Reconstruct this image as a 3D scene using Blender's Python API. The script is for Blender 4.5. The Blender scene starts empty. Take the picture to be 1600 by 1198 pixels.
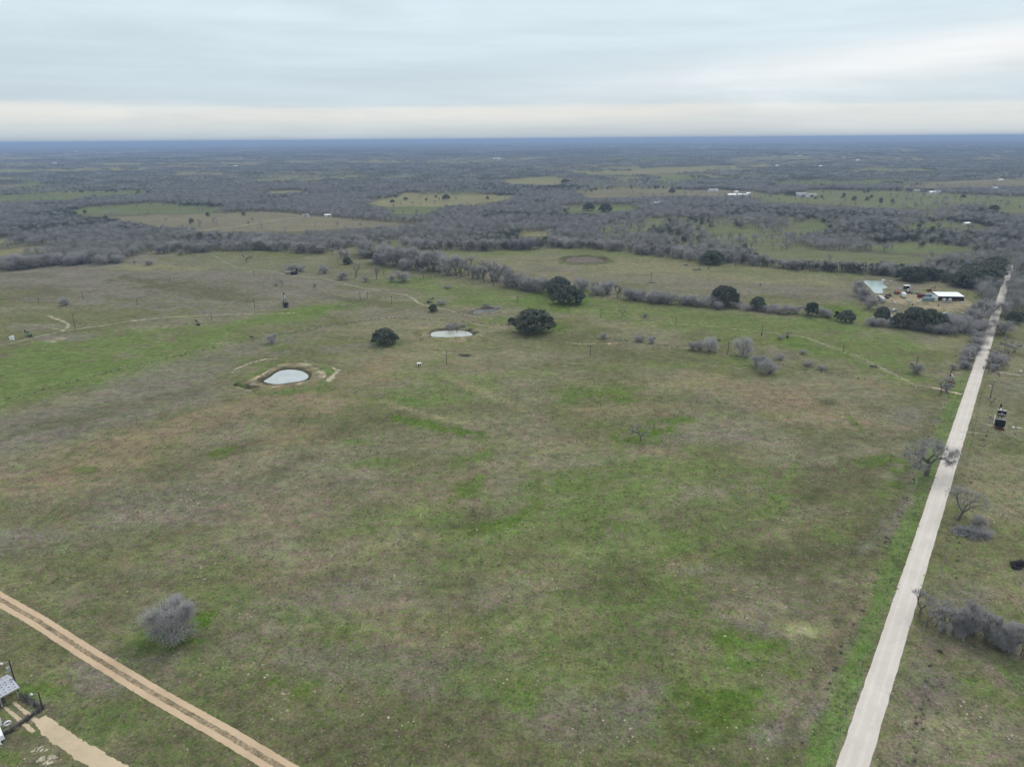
import bpy, math, random
import numpy as np
from mathutils import Vector, Matrix

random.seed(7)
rng = np.random.default_rng(7)
sc = bpy.context.scene
PI = math.pi
R = math.radians

# ------------------------------------------------------------------ camera
CAM_H = 110.0                 # flying height in metres
FOC = 1110.0                  # focal length in pixels of a 1600 px wide frame
PITCH = math.atan((599 - 217.5) / FOC)
ROLL = R(-0.43)
cam_data = bpy.data.cameras.new('camera')
cam = bpy.data.objects.new('camera', cam_data)
sc.collection.objects.link(cam)
cam_data.sensor_width = 36.0
cam_data.lens = 36.0 * FOC / 1600.0
cam_data.clip_start = 0.5
cam_data.clip_end = 120000.0
_F = Vector((0, math.cos(PITCH), -math.sin(PITCH)))
_U = Vector((0, math.sin(PITCH), math.cos(PITCH)))
_X = Vector((1, 0, 0))
_X2 = _X * math.cos(ROLL) + _U * math.sin(ROLL)
_U2 = -_X * math.sin(ROLL) + _U * math.cos(ROLL)
m = Matrix((( _X2.x, _U2.x, -_F.x, 0), (_X2.y, _U2.y, -_F.y, 0), (_X2.z, _U2.z, -_F.z, CAM_H), (0, 0, 0, 1)))
cam.matrix_world = m
sc.camera = cam

# ------------------------------------------------------------------ colour management
sc.view_settings.view_transform = 'Standard'
sc.view_settings.look = 'None'
sc.view_settings.exposure = 0.0
sc.view_settings.gamma = 1.0
sc.view_settings.use_curve_mapping = False
sc.cycles.max_bounces = 5
sc.cycles.diffuse_bounces = 3
sc.cycles.glossy_bounces = 2
sc.cycles.transmission_bounces = 3
sc.cycles.transparent_max_bounces = 6
sc.cycles.volume_bounces = 0
sc.cycles.use_denoising = True
sc.cycles.sample_clamp_indirect = 4.0

# ------------------------------------------------------------------ world: overcast sky
SUN_EL, SUN_AZ = R(48), R(35)      # azimuth clockwise from +Y (veiled sun, ahead to the right)
world = bpy.data.worlds.new('World')
sc.world = world
world.use_nodes = True
nt = world.node_tree
nt.nodes.clear()
N, L = nt.nodes, nt.links
STR = 0.1
wo = N.new('ShaderNodeOutputWorld'); bg = N.new('ShaderNodeBackground')
bg.inputs['Strength'].default_value = STR
sky = N.new('ShaderNodeTexSky'); sky.sky_type = 'NISHITA'; sky.sun_disc = False
sky.sun_elevation = SUN_EL; sky.sun_rotation = SUN_AZ
tc = N.new('ShaderNodeTexCoord')
sep = N.new('ShaderNodeSeparateXYZ'); L.new(tc.outputs['Generated'], sep.inputs[0])
def wmath(op, a, b=None, c=None):
    n = N.new('ShaderNodeMath'); n.operation = op
    for i, v in enumerate((a, b, c)):
        if v is None: continue
        if isinstance(v, (int, float)): n.inputs[i].default_value = v
        else: L.new(v, n.inputs[i])
    return n.outputs[0]
zabs = wmath('ABSOLUTE', sep.outputs['Z'])
def wnoise(sx, sy, sz, detail, rough=0.55, dist=0.0):
    mp = N.new('ShaderNodeMapping'); mp.inputs['Scale'].default_value = (sx, sy, sz)
    L.new(tc.outputs['Generated'], mp.inputs['Vector'])
    n = N.new('ShaderNodeTexNoise'); n.inputs['Scale'].default_value = 1.0
    n.inputs['Detail'].default_value = detail; n.inputs['Roughness'].default_value = rough
    n.inputs['Distortion'].default_value = dist
    L.new(mp.outputs[0], n.inputs['Vector'])
    return n.outputs['Fac']
big = wnoise(2.2, 2.2, 15, 6, 0.6, 0.5)
streak = wnoise(3.0, 3.0, 60, 5, 0.6, 0.3)
# elevation wobbled by low noise so the cloud bands are not ruled lines
el = wmath('ADD', zabs, wmath('MULTIPLY', wmath('SUBTRACT', big, 0.5), 0.05))
# bands rise to the right (towards +X) as the lighter gap in the clouds does
tilt = wmath('MULTIPLY', wmath('MAXIMUM', wmath('SUBTRACT', sep.outputs['X'], 0.05), 0.0), 1.0)
ramp = N.new('ShaderNodeValToRGB')
# the cream band under the deck thins and frays sideways, its edge is torn by small cloud streaks
fray = wnoise(2.2, 2.2, 34, 6, 0.65, 0.6)
zr = wmath('ADD', zabs, wmath('MULTIPLY', wmath('SUBTRACT', fray, 0.5), wmath('MULTIPLY', wmath('MINIMUM', zabs, 0.08), 0.55)))
zr = wmath('ADD', zr, wmath('MULTIPLY', wmath('MAXIMUM', wmath('SUBTRACT', sep.outputs['X'], 0.30), 0.0), 0.035))
L.new(zr, ramp.inputs['Fac'])
cr = ramp.color_ramp
cols = [(0.0, (0.56, 0.63, 0.66)), (0.008, (0.60, 0.665, 0.69)), (0.018, (0.70, 0.745, 0.745)), (0.030, (0.82, 0.82, 0.785)),
        (0.038, (0.80, 0.815, 0.79)), (0.044, (0.60, 0.70, 0.76)), (0.09, (0.62, 0.735, 0.80)), (0.15, (0.70, 0.82, 0.89)),
        (0.35, (0.80, 0.90, 0.96)), (1.0, (0.98, 1.04, 1.10))]
while len(cr.elements) < len(cols): cr.elements.new(0.5)
for e, (p_, c_) in zip(cr.elements, cols):
    e.position = p_; e.color = (*c_, 1)
bn = wnoise(3.5, 3.5, 9, 5, 0.6, 0.4)
bf = wmath('MULTIPLY', wmath('MINIMUM', wmath('MAXIMUM', wmath('MULTIPLY', wmath('SUBTRACT', bn, 0.50), 5.0), 0.0), 1.0), 0.62)
bw = wmath('MINIMUM', wmath('MAXIMUM', wmath('SUBTRACT', 1.25, wmath('ABSOLUTE', wmath('DIVIDE', wmath('SUBTRACT', zabs, 0.027), 0.016))), 0.0), 1.0)
bmx = N.new('ShaderNodeMix'); bmx.data_type = 'RGBA'; L.new(wmath('MULTIPLY', bf, bw), bmx.inputs['Factor'])
L.new(ramp.outputs['Color'], bmx.inputs['A']); bmx.inputs['B'].default_value = (0.62, 0.70, 0.735, 1)
# the brighter opening low on the right
gx = wmath('SUBTRACT', sep.outputs['X'], 0.62)
gz = wmath('SUBTRACT', zabs, wmath('ADD', wmath('MULTIPLY', sep.outputs['X'], 0.06), 0.056))
gz = wmath('ADD', gz, wmath('MULTIPLY', wmath('SUBTRACT', big, 0.5), 0.03))
gg = wmath('ADD', wmath('POWER', wmath('ABSOLUTE', wmath('DIVIDE', gx, 0.42)), 2.0), wmath('POWER', wmath('ABSOLUTE', wmath('DIVIDE', gz, 0.026)), 2.0))
gap = wmath('POWER', 2.71828, wmath('MULTIPLY', gg, -1.0))
mix1 = N.new('ShaderNodeMix'); mix1.data_type = 'RGBA'
L.new(wmath('MULTIPLY', gap, 0.97), mix1.inputs['Factor']); L.new(bmx.outputs['Result'], mix1.inputs['A'])
mix1.inputs['B'].default_value = (0.97, 0.975, 0.98, 1)
# soft mottling of the cloud deck
mot = wmath('ADD', 0.72, wmath('MULTIPLY', wmath('ADD', wmath('MULTIPLY', big, 0.65), wmath('MULTIPLY', streak, 0.35)), 0.60))
sc_m = N.new('ShaderNodeVectorMath'); sc_m.operation = 'SCALE'
L.new(mix1.outputs['Result'], sc_m.inputs[0]); L.new(wmath('DIVIDE', mot, STR), sc_m.inputs['Scale'])
mix2 = N.new('ShaderNodeMix'); mix2.data_type = 'RGBA'; mix2.inputs['Factor'].default_value = 0.94
L.new(sky.outputs[0], mix2.inputs['A']); L.new(sc_m.outputs[0], mix2.inputs['B'])
L.new(mix2.outputs['Result'], bg.inputs['Color']); L.new(bg.outputs[0], wo.inputs[0])

# ------------------------------------------------------------------ sun behind the overcast
sd = bpy.data.lights.new('sun', 'SUN'); sun = bpy.data.objects.new('sun', sd)
sc.collection.objects.link(sun)
sd.energy = 1.5; sd.angle = R(30); sd.color = (1.0, 0.97, 0.93)
sdir = Vector((math.sin(SUN_AZ) * math.cos(SUN_EL), math.cos(SUN_AZ) * math.cos(SUN_EL), math.sin(SUN_EL)))
sun.rotation_euler = sdir.to_track_quat('Z', 'Y').to_euler()
sun.location = (0, 0, 200)

# ------------------------------------------------------------------ helpers
C = sc.collection
def tag(o, label=None, cat=None, group=None, kind=None):
    if label: o['label'] = label
    if cat: o['category'] = cat
    if group: o['group'] = group
    if kind: o['kind'] = kind
    return o
def empty(name, loc, rz=0.0, scale=1.0):
    o = bpy.data.objects.new(name, None); C.objects.link(o)
    o.location = loc; o.rotation_euler = (0, 0, rz)
    o.scale = (scale,) * 3 if isinstance(scale, (int, float)) else scale
    o.empty_display_size = 0.5
    return o
class MB:
    def __init__(s): s.v = []; s.f = []; s.mi = []
    def quad(s, a, b, c, d, mi=0):
        n = len(s.v); s.v += [a, b, c, d]; s.f.append((n, n+1, n+2, n+3)); s.mi.append(mi)
    def tri(s, a, b, c, mi=0):
        n = len(s.v); s.v += [a, b, c]; s.f.append((n, n+1, n+2)); s.mi.append(mi)
    def box(s, x0, x1, y0, y1, z0, z1, mi=0, taper=0.0):
        n = len(s.v); t = taper
        s.v += [(x0,y0,z0),(x1,y0,z0),(x1,y1,z0),(x0,y1,z0),(x0+t,y0+t,z1),(x1-t,y0+t,z1),(x1-t,y1-t,z1),(x0+t,y1-t,z1)]
        for f in ((0,3,2,1),(4,5,6,7),(0,1,5,4),(1,2,6,5),(2,3,7,6),(3,0,4,7)):
            s.f.append(tuple(n+i for i in f)); s.mi.append(mi)
        return s
    def tube(s, p0, p1, r0, r1, k=6, mi=0, caps=False):
        p0 = Vector(p0); p1 = Vector(p1); d = (p1 - p0)
        if d.length < 1e-6: return s
        d.normalize(); a = d.orthogonal().normalized(); b = d.cross(a); n = len(s.v)
        for P, r in ((p0, r0), (p1, r1)):
            for i in range(k):
                t = 2*PI*i/k; q = P + a*(math.cos(t)*r) + b*(math.sin(t)*r); s.v.append(tuple(q))
        for i in range(k):
            j = (i+1) % k; s.f.append((n+i, n+j, n+k+j, n+k+i)); s.mi.append(mi)
        if caps:
            s.f.append(tuple(n+k+i for i in range(k))); s.mi.append(mi)
            s.f.append(tuple(n+k-1-i for i in range(k))); s.mi.append(mi)
        return s
    def prism(s, pts, y0, y1, mi=0):          # outline in xz extruded along y
        n = len(s.v); k = len(pts)
        s.v += [(x, y0, z) for x, z in pts] + [(x, y1, z) for x, z in pts]
        for i in range(k):
            j = (i+1) % k; s.f.append((n+i, n+j, n+k+j, n+k+i)); s.mi.append(mi)
        s.f.append(tuple(n+k-1-i for i in range(k))); s.mi.append(mi)
        s.f.append(tuple(n+k+i for i in range(k))); s.mi.append(mi)
        return s
    def mesh(s, name, mats):
        me = bpy.data.meshes.new(name); me.from_pydata([tuple(v) for v in s.v], [], s.f)
        for m_ in (mats if isinstance(mats, (list, tuple)) else [mats]): me.materials.append(m_)
        me.polygons.foreach_set('material_index', s.mi); me.update()
        return me
    def build(s, name, mats, parent=None, loc=None, rz=0.0):
        o = bpy.data.objects.new(name, s.mesh(name, mats)); C.objects.link(o)
        if parent: o.parent = parent
        if loc: o.location = loc
        o.rotation_euler = (0, 0, rz)
        return o
def copy_tree(root, loc, rz=0.0, scale=1.0, label=None, cat=None, group=None):
    r = root.copy(); C.objects.link(r); r.location = loc; r.rotation_euler = (0, 0, rz)
    r.scale = (scale,) * 3 if isinstance(scale, (int, float)) else scale
    for k_ in ('label', 'category', 'group'):
        if k_ in r: del r[k_]
    tag(r, label, cat, group)
    for ch in list(root.children):
        c = ch.copy(); C.objects.link(c); c.parent = r
        for g in list(ch.children):
            d = g.copy(); C.objects.link(d); d.parent = c
    return r

# the survey: where a feature seen from the flying height lies on the level ground
cr_, sr_, cp_, sp_ = math.cos(ROLL), math.sin(ROLL), math.cos(PITCH), math.sin(PITCH)
def G(px, py):
    u = (px - 800) / FOC; v = (599 - py) / FOC
    uu = u*cr_ - v*sr_; vv = u*sr_ + v*cr_
    t = -CAM_H / (-sp_ + vv*cp_)
    return (t*uu, t*(cp_ + vv*sp_))
def G3(px, py, z=0.0): a = G(px, py); return (a[0], a[1], z)
def mpp(px, py):                                  # metres across one survey pixel at that spot
    a = G(px, py); b = G(px + 1, py); return math.hypot(a[0]-b[0], a[1]-b[1])

# ------------------------------------------------------------------ numpy noise
def _hash(ix, iy, s):
    n = (ix.astype(np.int64) * 374761393 + iy.astype(np.int64) * 668265263 + s * 1442695041) & 0x7fffffff
    n = ((n ^ (n >> 13)) * 1274126177) & 0x7fffffff
    n = (n ^ (n >> 16)) & 0xffff
    return n / 65535.0
def vnoise(x, y, s=0):
    ix = np.floor(x); iy = np.floor(y); fx = x - ix; fy = y - iy
    fx = fx*fx*(3-2*fx); fy = fy*fy*(3-2*fy)
    a = _hash(ix, iy, s); b = _hash(ix+1, iy, s); c = _hash(ix, iy+1, s); d = _hash(ix+1, iy+1, s)
    return (a*(1-fx)+b*fx)*(1-fy) + (c*(1-fx)+d*fx)*fy
def fbm(x, y, s=0, o=4):
    t = 0; a = 0.5; w = 0
    for i in range(o):
        t = t + a*vnoise(x*2**i, y*2**i, s+i*17); w += a; a *= 0.5
    return t / w
def in_poly(x, y, poly):
    r = np.zeros(x.shape, bool); n = len(poly)
    for i in range(n):
        x0, y0 = poly[i]; x1, y1 = poly[(i+1) % n]
        if y0 == y1: continue
        c = ((y0 > y) != (y1 > y)) & (x < (x1-x0)*(y-y0)/(y1-y0) + x0)
        r ^= c
    return r
def sstep(a, b, x):
    t = np.clip((x-a)/(b-a), 0, 1); return t*t*(3-2*t)
def relief(x, y):
    r = np.hypot(x, y)
    return sstep(4500, 14000, r) * (fbm(x/5200, y/3600, 91, 3) - 0.45) * 34.0

# ------------------------------------------------------------------ land use
SOIL = {'green': (0.132, 0.172, 0.066), 'lush': (0.092, 0.146, 0.032), 'dark': (0.100, 0.098, 0.062), 'pink': (0.222, 0.178, 0.128), 'heather': (0.115, 0.100, 0.096),
        'dry': (0.220, 0.202, 0.130), 'tan': (0.195, 0.172, 0.138), 'sand': (0.50, 0.44, 0.33), 'olive': (0.148, 0.150, 0.084),
        'grey': (0.182, 0.163, 0.150), 'pasture': (0.155, 0.165, 0.105), 'wood': (0.120, 0.112, 0.095), 'mud': (0.065, 0.056, 0.048),
        'clay': (0.42, 0.27, 0.18), 'yard': (0.34, 0.275, 0.215)}
# (x, y, half width, half height, soil, strength, slope degrees) as surveyed
BLOBS = [
 (180,432,330,30,'grey',.9,-3),(240,438,90,5,'heather',.8,-7),(150,447,80,5,'heather',.7,-8),(310,448,120,6,'heather',.8,-4),(60,443,60,4,'heather',.6,0),(330,425,80,5,'heather',.6,-3),(200,425,110,3,'heather',.5,-3),
 (75,456,26,5,'heather',.8,-45),(250,458,90,5,'heather',.7,-4),(40,466,50,5,'heather',.6,0),(380,455,60,4,'heather',.6,-5),(480,455,70,4,'heather',.6,-10),(540,468,60,3,'heather',.6,-10),(430,442,50,3,'heather',.5,-5),(1020,425,90,4,'heather',.3,0),(1240,450,80,4,'heather',.4,-4),
 (120,660,200,14,'heather',.3,12),(430,740,60,20,'heather',.35,20),
 (900,790,260,90,'green',.55,12),(960,950,220,100,'green',.5,10),(1110,1080,220,120,'green',.5,0),(1330,930,100,50,'pink',.4,40),(1250,1060,60,30,'pink',.35,20),(700,760,120,30,'pink',.3,10),(720,830,160,50,'green',.35,12),(650,640,220,40,'olive',.5,0),(1050,740,120,50,'green',.35,20),
 (200,720,320,110,'pink',.22,12),(450,950,260,70,'grey',.3,10),
 (200,430,420,42,'grey',.8,-4),(120,455,200,12,'dark',.45,-6),(330,440,160,10,'dark',.4,-4),(150,425,160,6,'dark',.35,-2),
 (500,430,140,20,'grey',.4,0),(1000,430,420,26,'grey',.35,-3),
 (800,1170,900,110,'dark',.28,0),(900,980,420,80,'dark',.12,0),(300,1120,300,90,'dark',.25,0),(1330,1000,140,150,'dark',.25,0),  # wide dark blobs paint vignette-like darkening into the foreground ground colour
 # left green meadow and grey band behind it
 (100,590,330,34,'green',.8,12),(60,560,260,26,'green',.9,10),(150,572,160,10,'lush',.35,14),(250,545,150,12,'green',.8,16),(380,505,180,14,'green',.5,8),(30,605,100,15,'green',.8,12),
 (470,487,100,10,'green',.95,10),(420,500,160,9,'green',.7,8),(520,480,60,6,'lush',.4,10),(60,500,140,14,'olive',.8,4),
 (130,440,260,26,'grey',.9,-4),(300,452,150,14,'dark',.6,-6),(220,440,60,7,'dark',.6,-10),(60,455,70,10,'dark',.5,0),(330,430,90,9,'grey',.9,-4),(40,430,60,7,'dark',.3,0),
 (70,450,25,6,'dark',.6,-50),(380,412,120,12,'pasture',.6,-3),(250,418,90,6,'dry',.8,0),(90,525,60,7,'grey',.8,0),(60,510,60,6,'grey',.6,0),(330,465,50,5,'dark',.4,-5),
 (450,460,90,10,'grey',.8,-8),(510,452,70,9,'grey',.7,-10),(560,470,60,5,'dark',.5,-8),(470,440,60,6,'grey',.7,-6),
 # foreground pasture, left
 (110,660,300,30,'grey',.8,12),(170,640,180,16,'dark',.45,12),(250,600,200,14,'grey',.7,14),(330,560,160,14,'grey',.6,14),(60,670,90,10,'dark',.5,14),
 (330,650,220,18,'pink',.7,14),(120,730,220,22,'pink',.7,14),(430,640,120,25,'pink',.6,10),(60,760,120,20,'pink',.5,10),(210,690,160,14,'pink',.6,14),
 (370,700,60,14,'dark',.6,14),(260,740,90,14,'dark',.45,14),(160,790,140,20,'dark',.45,8),(60,850,120,26,'grey',.7,0),(40,870,60,16,'dark',.35,0),(440,735,70,30,'dark',.6,20),
 (355,705,30,8,'lush',.6,12),(135,735,18,6,'lush',.6,10),(260,700,40,8,'green',.4,8),(120,705,26,8,'dark',.4,14),
 (300,800,260,50,'grey',.45,10),(420,800,120,50,'pink',.35,10),(200,850,200,30,'olive',.6,8),(340,870,60,20,'green',.5,6),(130,880,110,16,'olive',.6,8),
 # centre
 (640,560,160,40,'dry',.5,6),(520,600,160,30,'pink',.6,8),(590,570,60,14,'pink',.7,6),(470,680,90,30,'pink',.5,8),(650,610,120,16,'green',.55,0),(690,590,90,10,'green',.5,-4),
 (540,670,70,16,'dark',.55,8),(620,650,80,12,'dark',.4,8),(680,665,70,8,'lush',.75,-14),(720,672,30,8,'lush',.7,-10),(640,628,60,8,'green',.7,-4),(710,625,60,9,'green',.7,0),
 (760,615,90,8,'dry',.8,-22),(640,640,60,5,'dry',.8,-16),(700,655,80,4,'dry',.7,-12),(560,690,40,7,'green',.6,0),(680,700,100,10,'dry',.5,4),
 (560,725,60,9,'green',.7,6),(730,720,50,10,'lush',.5,20),(740,760,36,20,'lush',.6,20),(740,810,60,24,'dark',.7,12),(750,825,70,14,'lush',.45,14),(690,810,40,12,'green',.4,14),
 (820,800,50,14,'lush',.5,20),(870,745,60,14,'lush',.4,10),(910,760,40,12,'lush',.5,14),(960,740,60,16,'green',.7,10),(900,800,60,24,'green',.7,10),(930,830,60,16,'lush',.5,14),(1000,760,60,14,'green',.7,14),
 (820,870,140,40,'olive',.6,14),(990,850,110,40,'green',.5,0),(860,900,90,30,'dry',.35,20),(780,900,70,16,'dry',.35,20),(620,850,90,30,'dry',.35,8),(480,880,160,40,'pink',.3,8),
 (600,800,50,16,'green',.4,8),(560,830,30,8,'green',.5,8),(930,615,70,14,'lush',.55,6),(880,615,60,12,'green',.5,0),(960,625,40,9,'lush',.6,0),(1020,672,70,16,'lush',.95,10),(1060,662,50,14,'lush',.6,10),(1005,690,30,8,'lush',.5,0),
 (1120,628,14,5,'lush',.8,0),(1000,640,90,12,'pink',.55,0),(1150,605,150,18,'pink',.7,-4),(1260,640,160,26,'pink',.75,-6),(1090,590,90,10,'pink',.4,0),(940,640,60,9,'pink',.5,0),(1060,600,70,9,'dry',.6,0),(880,590,60,8,'dry',.6,-10),
 (1010,555,120,10,'dark',.45,-4),(900,530,90,8,'dark',.45,-4),(840,585,60,10,'green',.4,0),(1180,570,70,10,'green',.6,-14),(1040,570,60,9,'green',.5,0),(950,575,50,6,'green',.4,0),
 (1295,628,26,9,'dark',.8,0),(1365,640,26,8,'dark',.5,0),(1330,655,24,12,'lush',.7,-40),(1420,600,100,10,'pink',.5,-6),(1430,650,60,16,'grey',.7,0),(1140,680,110,14,'grey',.5,0),
 (1030,705,60,10,'pink',.5,-10),(1150,650,90,10,'green',.3,0),(1190,710,60,16,'dry',.4,0),(870,700,80,10,'dry',.6,0),(910,690,60,9,'pink',.3,0),
 # right part, darker
 (1330,740,130,40,'dark',.75,20),(1250,760,60,50,'dark',.4,60),(1300,850,160,60,'dark',.55,20),(1150,800,90,40,'green',.45,20),(1130,830,60,50,'dark',.35,20),(1390,820,60,50,'grey',.7,40),
 (1380,715,60,14,'lush',.55,10),(1410,735,36,30,'lush',.8,30),(1230,745,30,40,'green',.7,60),(1210,790,40,20,'green',.7,20),(1300,830,40,16,'green',.5,0),(1330,690,80,16,'dark',.4,0),
 (1220,880,110,26,'dark',.6,10),(1040,880,80,12,'pink',.3,10),(1090,890,60,12,'grey',.6,0),(1160,960,70,30,'grey',.7,-20),(1150,955,40,18,'pink',.6,-10),(1340,960,50,40,'pink',.5,40),
 (1250,980,50,14,'dry',.9,-6),(1250,985,24,8,'sand',.5,-6),
 (1000,920,120,60,'lush',.35,10),(960,900,80,40,'dark',.5,10),(1160,1010,70,22,'lush',.75,-10),(1200,1040,90,24,'lush',.5,-10),(1090,1090,90,40,'lush',.75,0),(1130,1120,80,40,'lush',.5,0),(900,1040,90,40,'green',.4,0),
 (1260,1120,90,60,'grey',.7,20),(1200,1160,60,40,'grey',.5,0),(1010,1080,60,40,'grey',.6,0),(1000,1000,100,50,'dark',.35,0),(900,1120,160,50,'grey',.4,0),(700,1150,160,40,'dark',.35,0),
 (600,1040,200,60,'grey',.4,0),(450,1080,50,24,'lush',.75,0),(440,1090,20,8,'dry',.5,0),(810,1090,40,26,'lush',.55,0),(760,1060,60,26,'green',.6,0),(540,990,60,20,'lush',.4,0),(480,970,70,24,'green',.55,0),
 (262,998,62,18,'lush',1.0,8),(310,975,34,24,'lush',1.0,20),(230,1000,60,20,'green',.6,0),(340,930,60,26,'green',.5,0),(330,1040,60,26,'green',.4,0),(700,930,120,30,'dark',.3,10),(620,960,100,40,'pink',.3,0),
 (700,1000,60,24,'pink',.3,0),(860,960,90,30,'dry',.35,0),(520,900,90,20,'dark',.35,8),(300,1110,50,20,'green',.4,0),(160,1130,80,50,'green',.5,0),(90,1060,90,40,'olive',.5,0),(50,1080,60,14,'green',.5,0),(150,1060,40,30,'grey',.6,0),
 (45,1075,40,10,'lush',.5,0),(20,1185,26,12,'lush',.6,0),(10,1120,20,12,'lush',.5,0),(40,1140,20,10,'lush',.4,0),
 # beyond the middle fence
 (1100,500,260,26,'green',.65,-6),(900,480,160,18,'green',.6,-6),(1350,540,130,30,'green',.7,-6),(1300,500,110,20,'green',.6,-8),(1430,590,60,14,'green',.6,-6),(1240,535,60,14,'lush',.4,-6),(1480,530,50,30,'dry',.5,-10),
 (970,510,70,6,'dry',.7,-4),(720,455,120,16,'green',.6,-4),(760,470,90,12,'green',.7,0),(850,470,60,16,'lush',.5,0),(900,468,30,12,'lush',.7,0),(840,512,34,8,'lush',.7,0),(870,515,20,6,'lush',.6,0),(640,440,80,10,'green',.5,0),(600,455,60,6,'grey',.4,0),
 (730,455,40,5,'dark',.3,0),(730,505,60,8,'pink',.6,0),(660,520,80,14,'dry',.7,8),(600,510,90,10,'dry',.5,8),(560,540,80,8,'grey',.5,8),(650,570,60,12,'green',.3,4),
 (605,534,28,6,'lush',.9,0),(430,540,22,6,'lush',.5,0),(430,524,16,6,'green',.5,0),(840,620,12,4,'green',.5,0),(770,500,30,6,'green',.7,0),
 # field between the creek trees and the far wood edge
 (1000,420,260,20,'dry',.7,-3),(900,405,120,10,'tan',.35,-2),(860,420,60,6,'grey',.6,0),(1200,435,160,12,'dry',.75,-4),(1060,440,160,12,'grey',.6,-4),(1250,455,110,12,'grey',.75,-4),(1150,425,110,7,'pasture',.6,-5),(800,395,160,5,'green',.5,0),(960,398,120,4,'green',.4,-3),
 (1220,415,90,4,'green',.5,-4),(1290,428,60,5,'green',.5,-4),(1320,480,50,9,'green',.7,-4),(1300,485,40,6,'lush',.6,-4),(910,407,40,4,'dark',.8,0),(600,383,60,5,'green',.6,0),(640,386,40,4,'green',.5,0),(1250,465,60,5,'dark',.3,-4),
 (1430,455,70,14,'dry',.6,-3),(1440,466,60,8,'yard',.8,-2),(1415,468,40,5,'yard',.9,0),(1400,447,40,7,'grey',.9,0),(1480,478,50,6,'yard',.7,0),(1480,445,50,5,'grey',.5,-5),(1430,490,70,8,'grey',.5,-5),(1370,460,20,8,'grey',.5,-5),
 # east of the road
 (1560,760,90,60,'dry',.6,0),(1590,700,50,14,'green',.3,0),(1560,860,70,50,'olive',.6,0),(1590,930,50,30,'dry',.6,-20),(1500,930,50,20,'grey',.5,0),(1530,650,40,10,'dry',.6,0),(1560,655,30,8,'dark',.3,0),
 (1500,1040,60,20,'olive',.7,-20),(1560,1090,80,24,'green',.6,-20),(1590,1050,40,30,'green',.6,-20),(1440,1080,50,50,'grey',.6,0),(1500,1150,90,40,'dry',.5,-20),(1590,570,50,9,'dry',.5,0),(1590,600,40,8,'grey',.6,0),(1580,620,60,9,'grey',.4,0),
 (1510,820,50,14,'dark',.5,-10),(1530,985,90,10,'dark',.6,-22),(1450,1130,30,20,'pink',.2,0),(1590,540,40,8,'dry',.5,0),
 # ponds' surroundings
 (445,590,95,22,'olive',.8,0),(450,612,70,5,'lush',.6,4),(400,600,40,7,'pink',.6,10),(455,571,110,6,'green',.6,-4),(500,565,40,5,'dark',.4,-4),
 (700,520,70,12,'dry',.7,0),(662,520,22,5,'mud',.8,0),(730,510,30,5,'lush',.6,0),(730,555,14,2.4,'mud',.8,0),(762,485,40,8,'grey',.7,8),
 
 (48,531,0.1,0.1,'sand',0,0),(90,531,12,1.6,'sand',.5,12),
]
GREENBAND = []
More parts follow.
